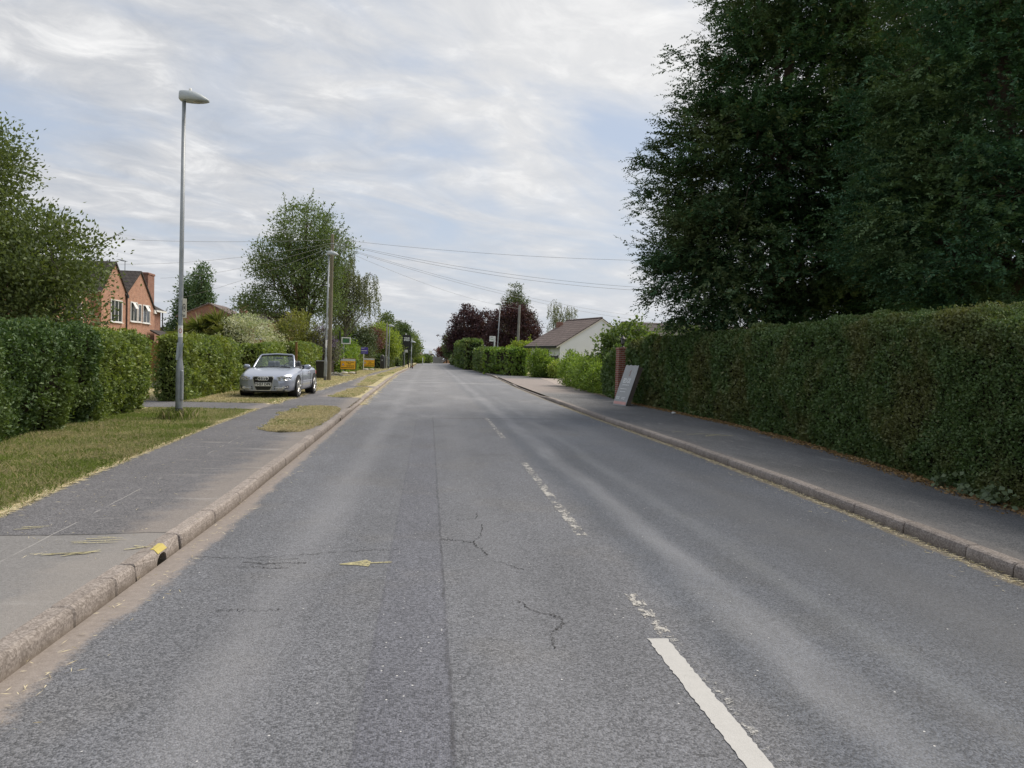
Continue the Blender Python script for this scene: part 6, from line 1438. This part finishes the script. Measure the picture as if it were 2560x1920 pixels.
# ------------------------------------------------------------------ houses
def window(root, cx, cz, w_, h_, axis, plane, out_, mull=1, open_=0, name='window'):
    """framed window on a wall; axis: the horizontal direction of the wall ('x' or 'y'), out_: which way is outside"""
    def B(u, v, d, du, dv, dd):
        return ((u, plane+out_*d, v), (du, dd, dv)) if axis == 'x' else ((plane+out_*d, u, v), (dd, du, dv))
    mb = MB(); t_ = .07
    for (u, v, du, dv) in ((cx, cz+h_/2, w_+t_, t_), (cx, cz-h_/2, w_+t_, t_), (cx-w_/2, cz, t_, h_-t_), (cx+w_/2, cz, t_, h_-t_)): mb.box(*B(u, v, .02, du, dv, .08))
    for i in range(mull): mb.box(*B(cx-w_/2+w_*(i+1)/(mull+1), cz, .015, t_*.8, h_-t_, .06))
    wn = mb.build(name, M['white'], root)
    mb = MB(); mb.box(*B(cx, cz, .002, w_, h_, .03)); mb.build('pane', M['glass'], wn)
    mb = MB(); mb.box(*B(cx, cz-h_/2-.06, .05, w_+.2, .05, .14)); mb.build('sill', M['white'], wn)
    for i in range(open_):
        c_, d_ = B(cx+(i-.5*(open_-1))*w_*.5, cz+h_*.33, .16, w_*.42, h_*.36, .03)
        mb = MB(); mb.box(c_, d_, (0, R(-28)*out_, 0) if axis == 'y' else (R(28)*out_, 0, 0)); mb.build('open_light', M['white'], wn)
def gable_house(root, fx, y0, ya, y1, ze0, za, ze1, depth, wall, roof, thick=.12, over=.25):
    """a bay whose gable end faces +x at x=fx (local), ridge running back"""
    mb = MB(); mb.prism([(y0, -1.0), (y1, -1.0), (y1, ze1), (ya, za), (y0, ze0)], 0, fx-depth, fx); mb.build('wall', wall, root)
    mb = MB()
    for (ye, ze) in ((y0, ze0), (y1, ze1)):
        d = Vector((ye-ya, ze-za)).normalized(); nn = Vector((-d.y, d.x)); nn = nn if nn.y > 0 else -nn
        e = Vector((ye, ze))+d*over; a = Vector((ya, za))
        mb.prism([tuple(a+nn*.003), tuple(e+nn*.003), tuple(e+nn*thick), tuple(a+nn*thick)], 0, fx-depth, fx+over*.4)
    return mb.build('roof', roof, root)
# brick house with twin gables
B0 = (-22.0, 58.0, 0.1)
hs = empty('brick_house', B0, 0, 'orange brick house with twin front gables and a chimney, behind the loose tree', 'house')
rf = gable_house(hs, 0, .85, 3.6, 6.75, 5.35, 7.2, 4.45, 7.0, M['brick_house'], M['tile_dark'])
gable_house(hs, .02, -3.4, -1.25, .80, 5.3, 7.35, 5.35, 6.0, M['brick_house'], M['tile_dark'])
mb = MB(); mb.prism([(-9, -1), (-3.45, -1), (-3.45, 5.2), (-9, 5.2)], 0, -7.2, -.6); mb.build('wall', M['brick_house'], hs)
mb = MB(); mb.prism([(-.35, 5.15), (-3.9, 7.5), (-7.4, 5.15), (-7.4, 5.03), (-3.9, 7.36), (-.35, 5.03)], 1, -9.3, 6.5); mb.build('roof', M['tile_dark'], hs)
mb = MB(); mb.prism([(6.8, -1), (10.4, -1), (10.4, 4.7), (6.8, 4.7)], 0, -6.5, -.75); mb.build('wall', M['brick_red'], hs)
mb = MB(); mb.prism([(-.45, 4.62), (-3.8, 6.3), (-6.9, 4.62), (-6.9, 4.5), (-.45, 4.5)], 1, 6.85, 10.8); rr = mb.build('roof', M['tile_dark'], hs)
mb = MB(); mb.box((-.42, 8.8, 4.53), (.06, 4.0, .14)); mb.build('fascia', M['white'], rr)
mb = MB(); mb.box((.04, 6.75, 4.38), (.1, .5, .3)); mb.build('fascia', M['white'], rf)
mb = MB(); mb.cbox((-1.0, 7.75, 6.1), (.75, 1.45, 2.9), .02); mb.cbox((-1.0, 7.75, 7.45), (.85, 1.55, .16), .02); ch = mb.build('chimney', M['brick_red'], hs)
mb = MB(); mb.tube([(.08, .82, -.5), (.08, .82, 5.05)], .055, 8); mb.cbox((.1, .82, 5.15), (.2, .26, .22), .02); mb.build('downpipe', M['black'], hs)
mb = MB(); mb.tube([(-.60, 10.43, -.5), (-.60, 10.43, 4.55)], .05, 8); mb.build('downpipe', M['black'], hs)
mb = MB(); mb.tube([(-1.5, 4.6, 6.7), (-1.5, 4.6, 8.15)], .03, 6); mb.tube([(-1.5, 3.4, 8.1), (-1.5, 4.8, 8.1)], .02, 6)
for q in range(6): mb.tube([(-1.7, 3.5+.22*q, 8.1), (-1.3, 3.5+.22*q, 8.1)], .012, 4)
mb.build('aerial', M['galv'], hs)
window(hs, 2.3, 4.12, 1.25, 1.4, 'y', 0, 1, 1, 1); window(hs, 3.45, 4.08, .62, 1.3, 'y', 0, 1, 0); window(hs, 4.85, 4.08, 1.45, 1.35, 'y', 0, 1, 1, 1)
window(hs, -.95, 4.0, 1.9, 1.5, 'y', .02, 1, 2); window(hs, -6, 4.0, 1.8, 1.3, 'y', -.6, 1, 2); window(hs, -1.0, 1.4, 1.9, 1.3, 'y', .02, 1, 2); window(hs, 3.6, 1.3, 2.2, 1.3, 'y', 0, 1, 2)
mb = MB(); mb.prism([(.2, 2.9), (2.0, 1.98), (2.0, 1.86), (.2, 2.78)], 1, 5.2, 8.0); pr = mb.build('porch_roof', M['tile_dark'], hs)
mb = MB(); mb.box((1.98, 6.6, 1.86), (.06, 2.9, .16)); mb.build('fascia', M['white'], pr)
mb = MB(); mb.box((.95, 6.6, .6), (1.6, 2.5, 2.4)); mb.build('porch_wall', M['brick_house'], hs); window(hs, 6.6, 1.25, 1.2, .8, 'y', 1.75, 1, 1)
# second house
hs = empty('brick_house', (-23.5, 86, .1), 0, 'dark red brick house with brown roof behind the spiky plant', 'house')
mb = MB(); mb.prism([(-3.2, -1), (2.6, -1), (2.6, 5.0), (-.1, 6.35), (-3.2, 5.0)], 1, 0, 7); mb.build('wall', M['brick_red'], hs)
mb = MB()
for e in (-3.5, 2.9): ze = 4.86; mb.prism([(-.1, 6.36), (e, ze), (e, ze+.13), (-.1, 6.50)], 1, -.25, 7)
mb.build('roof', M['tile_brown'], hs)
mb = MB(); mb.prism([(.6, -1), (5.6, -1), (5.6, 4.7), (3.0, 5.75), (.6, 4.7)], 0, 2.65, 8.2); mb.build('wall', M['brick_red'], hs)
mb = MB()
for e in (.3, 5.9): mb.prism([(3.0, 5.76), (e, 4.6), (e, 4.73), (3.0, 5.9)], 0, 2.4, 8.4)
mb.build('roof', M['tile_dark'], hs)
mb = MB(); mb.cbox((2.9, 2.6, 5.9), (.85, .6, 1.5), .02); mb.build('chimney', M['brick_house'], hs)
mb = MB(); mb.tube([(2.55, 2.6, 6.5), (2.55, 2.6, 7.5)], .03, 5); mb.tube([(1.7, 2.6, 7.45), (2.7, 2.6, 7.45)], .02, 5); mb.tube([(1.9, 2.6, 7.2), (2.6, 2.6, 7.2)], .02, 5); mb.build('aerial', M['galv'], hs)
window(hs, -1.2, 3.7, 1.3, 1.2, 'x', 0, -1, 1); window(hs, 5.4, 3.4, 1.6, 1.2, 'x', .6, -1, 2)
# white bungalow: local x along the gable, y along the eaves wall
hs = empty('bungalow', (11.3, 66.0, .1), math.atan2(.269, .964), 'low white bungalow with a brown tiled roof and black fascia', 'bungalow')
Wd, Ln, ze, zr = 8.0, 6.2, 2.75, 5.15
mb = MB(); mb.prism([(0, -.3), (Wd, -.3), (Wd, ze), (Wd/2, zr), (0, ze)], 1, 0, Ln); mb.build('wall', M['white_wall'], hs)
mb = MB(); sl = (zr-ze)/(Wd/2)
for s in (-1, 1):
    e = Wd/2+s*(Wd/2+.38); zE = zr-sl*(Wd/2+.38)
    mb.prism([(Wd/2, zr+.006), (e, zE+.006), (e, zE+.11), (Wd/2, zr+.11)], 1, -.06, Ln+.9)
rf = mb.build('roof', M['tile_brown'], hs)
mb = MB(); mb.box((-.40, Ln/2+.4, ze-.20), (.05, Ln+1.0, .20)); mb.build('fascia', M['black'], rf); mb = MB(); mb.tube([(-.45, -.05, ze-.14), (-.45, Ln+.9, ze-.14)], .05, 8); mb.build('gutter', M['black'], rf)
mb = MB()
for s in (-1, 1):
    e = Wd/2+s*(Wd/2+.4); zE = zr-sl*(Wd/2+.4); mb.prism([(Wd/2, zr+.008), (e, zE+.008), (e, zE-.10), (Wd/2, zr-.10)], 1, -.085, -.062)
mb.build('bargeboard', M['cream'], rf)
mb = MB(); mb.tube([(Wd/2, -.08, zr+.12), (Wd/2, Ln+.9, zr+.12)], .07, 8); mb.build('ridge_tiles', M['tile_brown'], rf)
mb = MB(); mb.cbox((3.0, 6.6, 4.75), (.5, .5, .6), .02); mb.build('chimney', M['brick_red'], hs)
window(hs, 2.9, 1.5, 1.6, 1.7, 'y', 0, -1, 2)
mb = MB(); mb.cbox((.95, -.07, 2.15), (.14, .14, .26), .02); mb.prism([(.82, 2.29), (1.08, 2.29), (.95, 2.42)], 1, -.16, 0); mb.build('wall_lamp', M['black'], hs)
mb = MB(); mb.cbox((-.03, .85, .55), (.06, .3, .5), .01); mb.build('meter_box', M['white'], hs)
# roof beyond the conifers
hs = empty('house', (18.6, 57, .1), R(12), 'house showing only a grey tiled roof beside the big conifer', 'house')
mb = MB(); mb.prism([(0, -.3), (7, -.3), (7, 2.5), (3.5, 4.5), (0, 2.5)], 0, -2.6, 9); mb.build('wall', M['white_wall'], hs)
mb = MB()
for s in (-.3, 7.3): mb.prism([(3.5, 4.51), (s, 2.35), (s, 2.47), (3.5, 4.63)], 0, -2.8, 9.2)
mb.build('roof', M['tile_grey'], hs); window(hs, 2, 1.4, 1.6, 1.1, 'x', 0, -1, 2)
# houses at the far end, on lower ground
def far_house(loc, rz, label, wall, w_, d_, ze, zr, roof):
    hs = empty('house', loc, rz, label, 'house'); mb = MB(); mb.prism([(0, 0), (w_, 0), (w_, ze), (w_/2, zr), (0, ze)], 1, 0, d_); mb.build('wall', wall, hs)
    mb = MB()
    for s in (-.3, w_+.3): mb.prism([(w_/2, zr+.01), (s, ze-.2), (s, ze), (w_/2, zr+.2)], 1, -.3, d_+.3)
    rf = mb.build('roof', roof, hs); mb = MB(); mb.cbox((w_/2, d_*.3, zr+.3), (.9, .7, 1.6), .02); mb.build('chimney', wall, hs)
    for i in range(2): window(hs, w_*(.3+.4*i), ze-1.2, 1.3, 1.2, 'x', 0, -1, 1)
far_house((-1.2, 235, -5.9), .3, 'far white gabled house closing the view along the road', M['white_wall'], 5.0, 8, 5.2, 7.9, M['tile_grey'])
far_house((-8.0, 240, -5.9), -.2, 'far red brick house peeping left of the far white one', M['brick_red'], 6.5, 8, 6.2, 8.9, M['tile_brown'])
far_house((4.5, 238, -5.9), .1, 'far dark roofed house half hidden by trees, right of the far white one', M['brick_house'], 6.5, 8, 5.4, 8.0, M['tile_dark'])
tree('shrub', 'round clipped bush at the far end of the road', (-.6, 160, 0), [(-.5, 160, .8, 1.3, 1.2, .95)], 130, 24, .35, .30, M['lf_mid'], 'bark', .3, .08, 41, None, 'shrub', .6, limbs=6, twigs=4)
tree('shrub', 'yellow green bush low at the far left verge end', (-2.6, 150, 0), [(-2.6, 150, .7, 1.6, 1.2, .9)], 130, 24, .35, .30, M['lf_lime'], 'bark', .3, .08, 42, None, 'shrub', .6, limbs=6, twigs=4)
tree('shrub', 'ivy bush at the foot of the pale telegraph pole', (9.2, 76, .1), [(8.7, 76.2, 2.5, .5, .5, .8), (9.9, 76, 2.3, 1.0, .9, .9), (9.0, 76, 1.6, 1.2, .9, 1.0)], 320, 22, .35, .20, M['lf_lime'], 'bark', .3, .08, 43, None, 'shrub', .5, limbs=8, twigs=8, whip=8)
tree('broadleaf_tree', 'low green tree far behind the brick house porch', (-37, 108, .1), [(-36, 108, 2.6, 2.2, 2, 1.6), (-39, 108, 3.2, 2.5, 2, 2.2)], 260, 22, .6, .34, M['lf_dktree'], 'bark', 1, .15, 44, None, 'tree', .5, limbs=8, twigs=6)
hs = empty('shed', (-29.5, 90, .1), .2, 'pale flat roofed garage beyond the brick house porch', 'shed')
mb = MB(); mb.box((0, 0, .95), (4.5, 4, 2.1)); mb.build('wall', M['white_wall'], hs); mb = MB(); mb.cbox((0, 0, 2.06), (4.9, 4.4, .14), .02); mb.build('roof', M['galv'], hs); mb = MB(); mb.box((0, -2.02, .85), (2.2, .05, 1.9)); mb.build('door', M['galv'], hs)
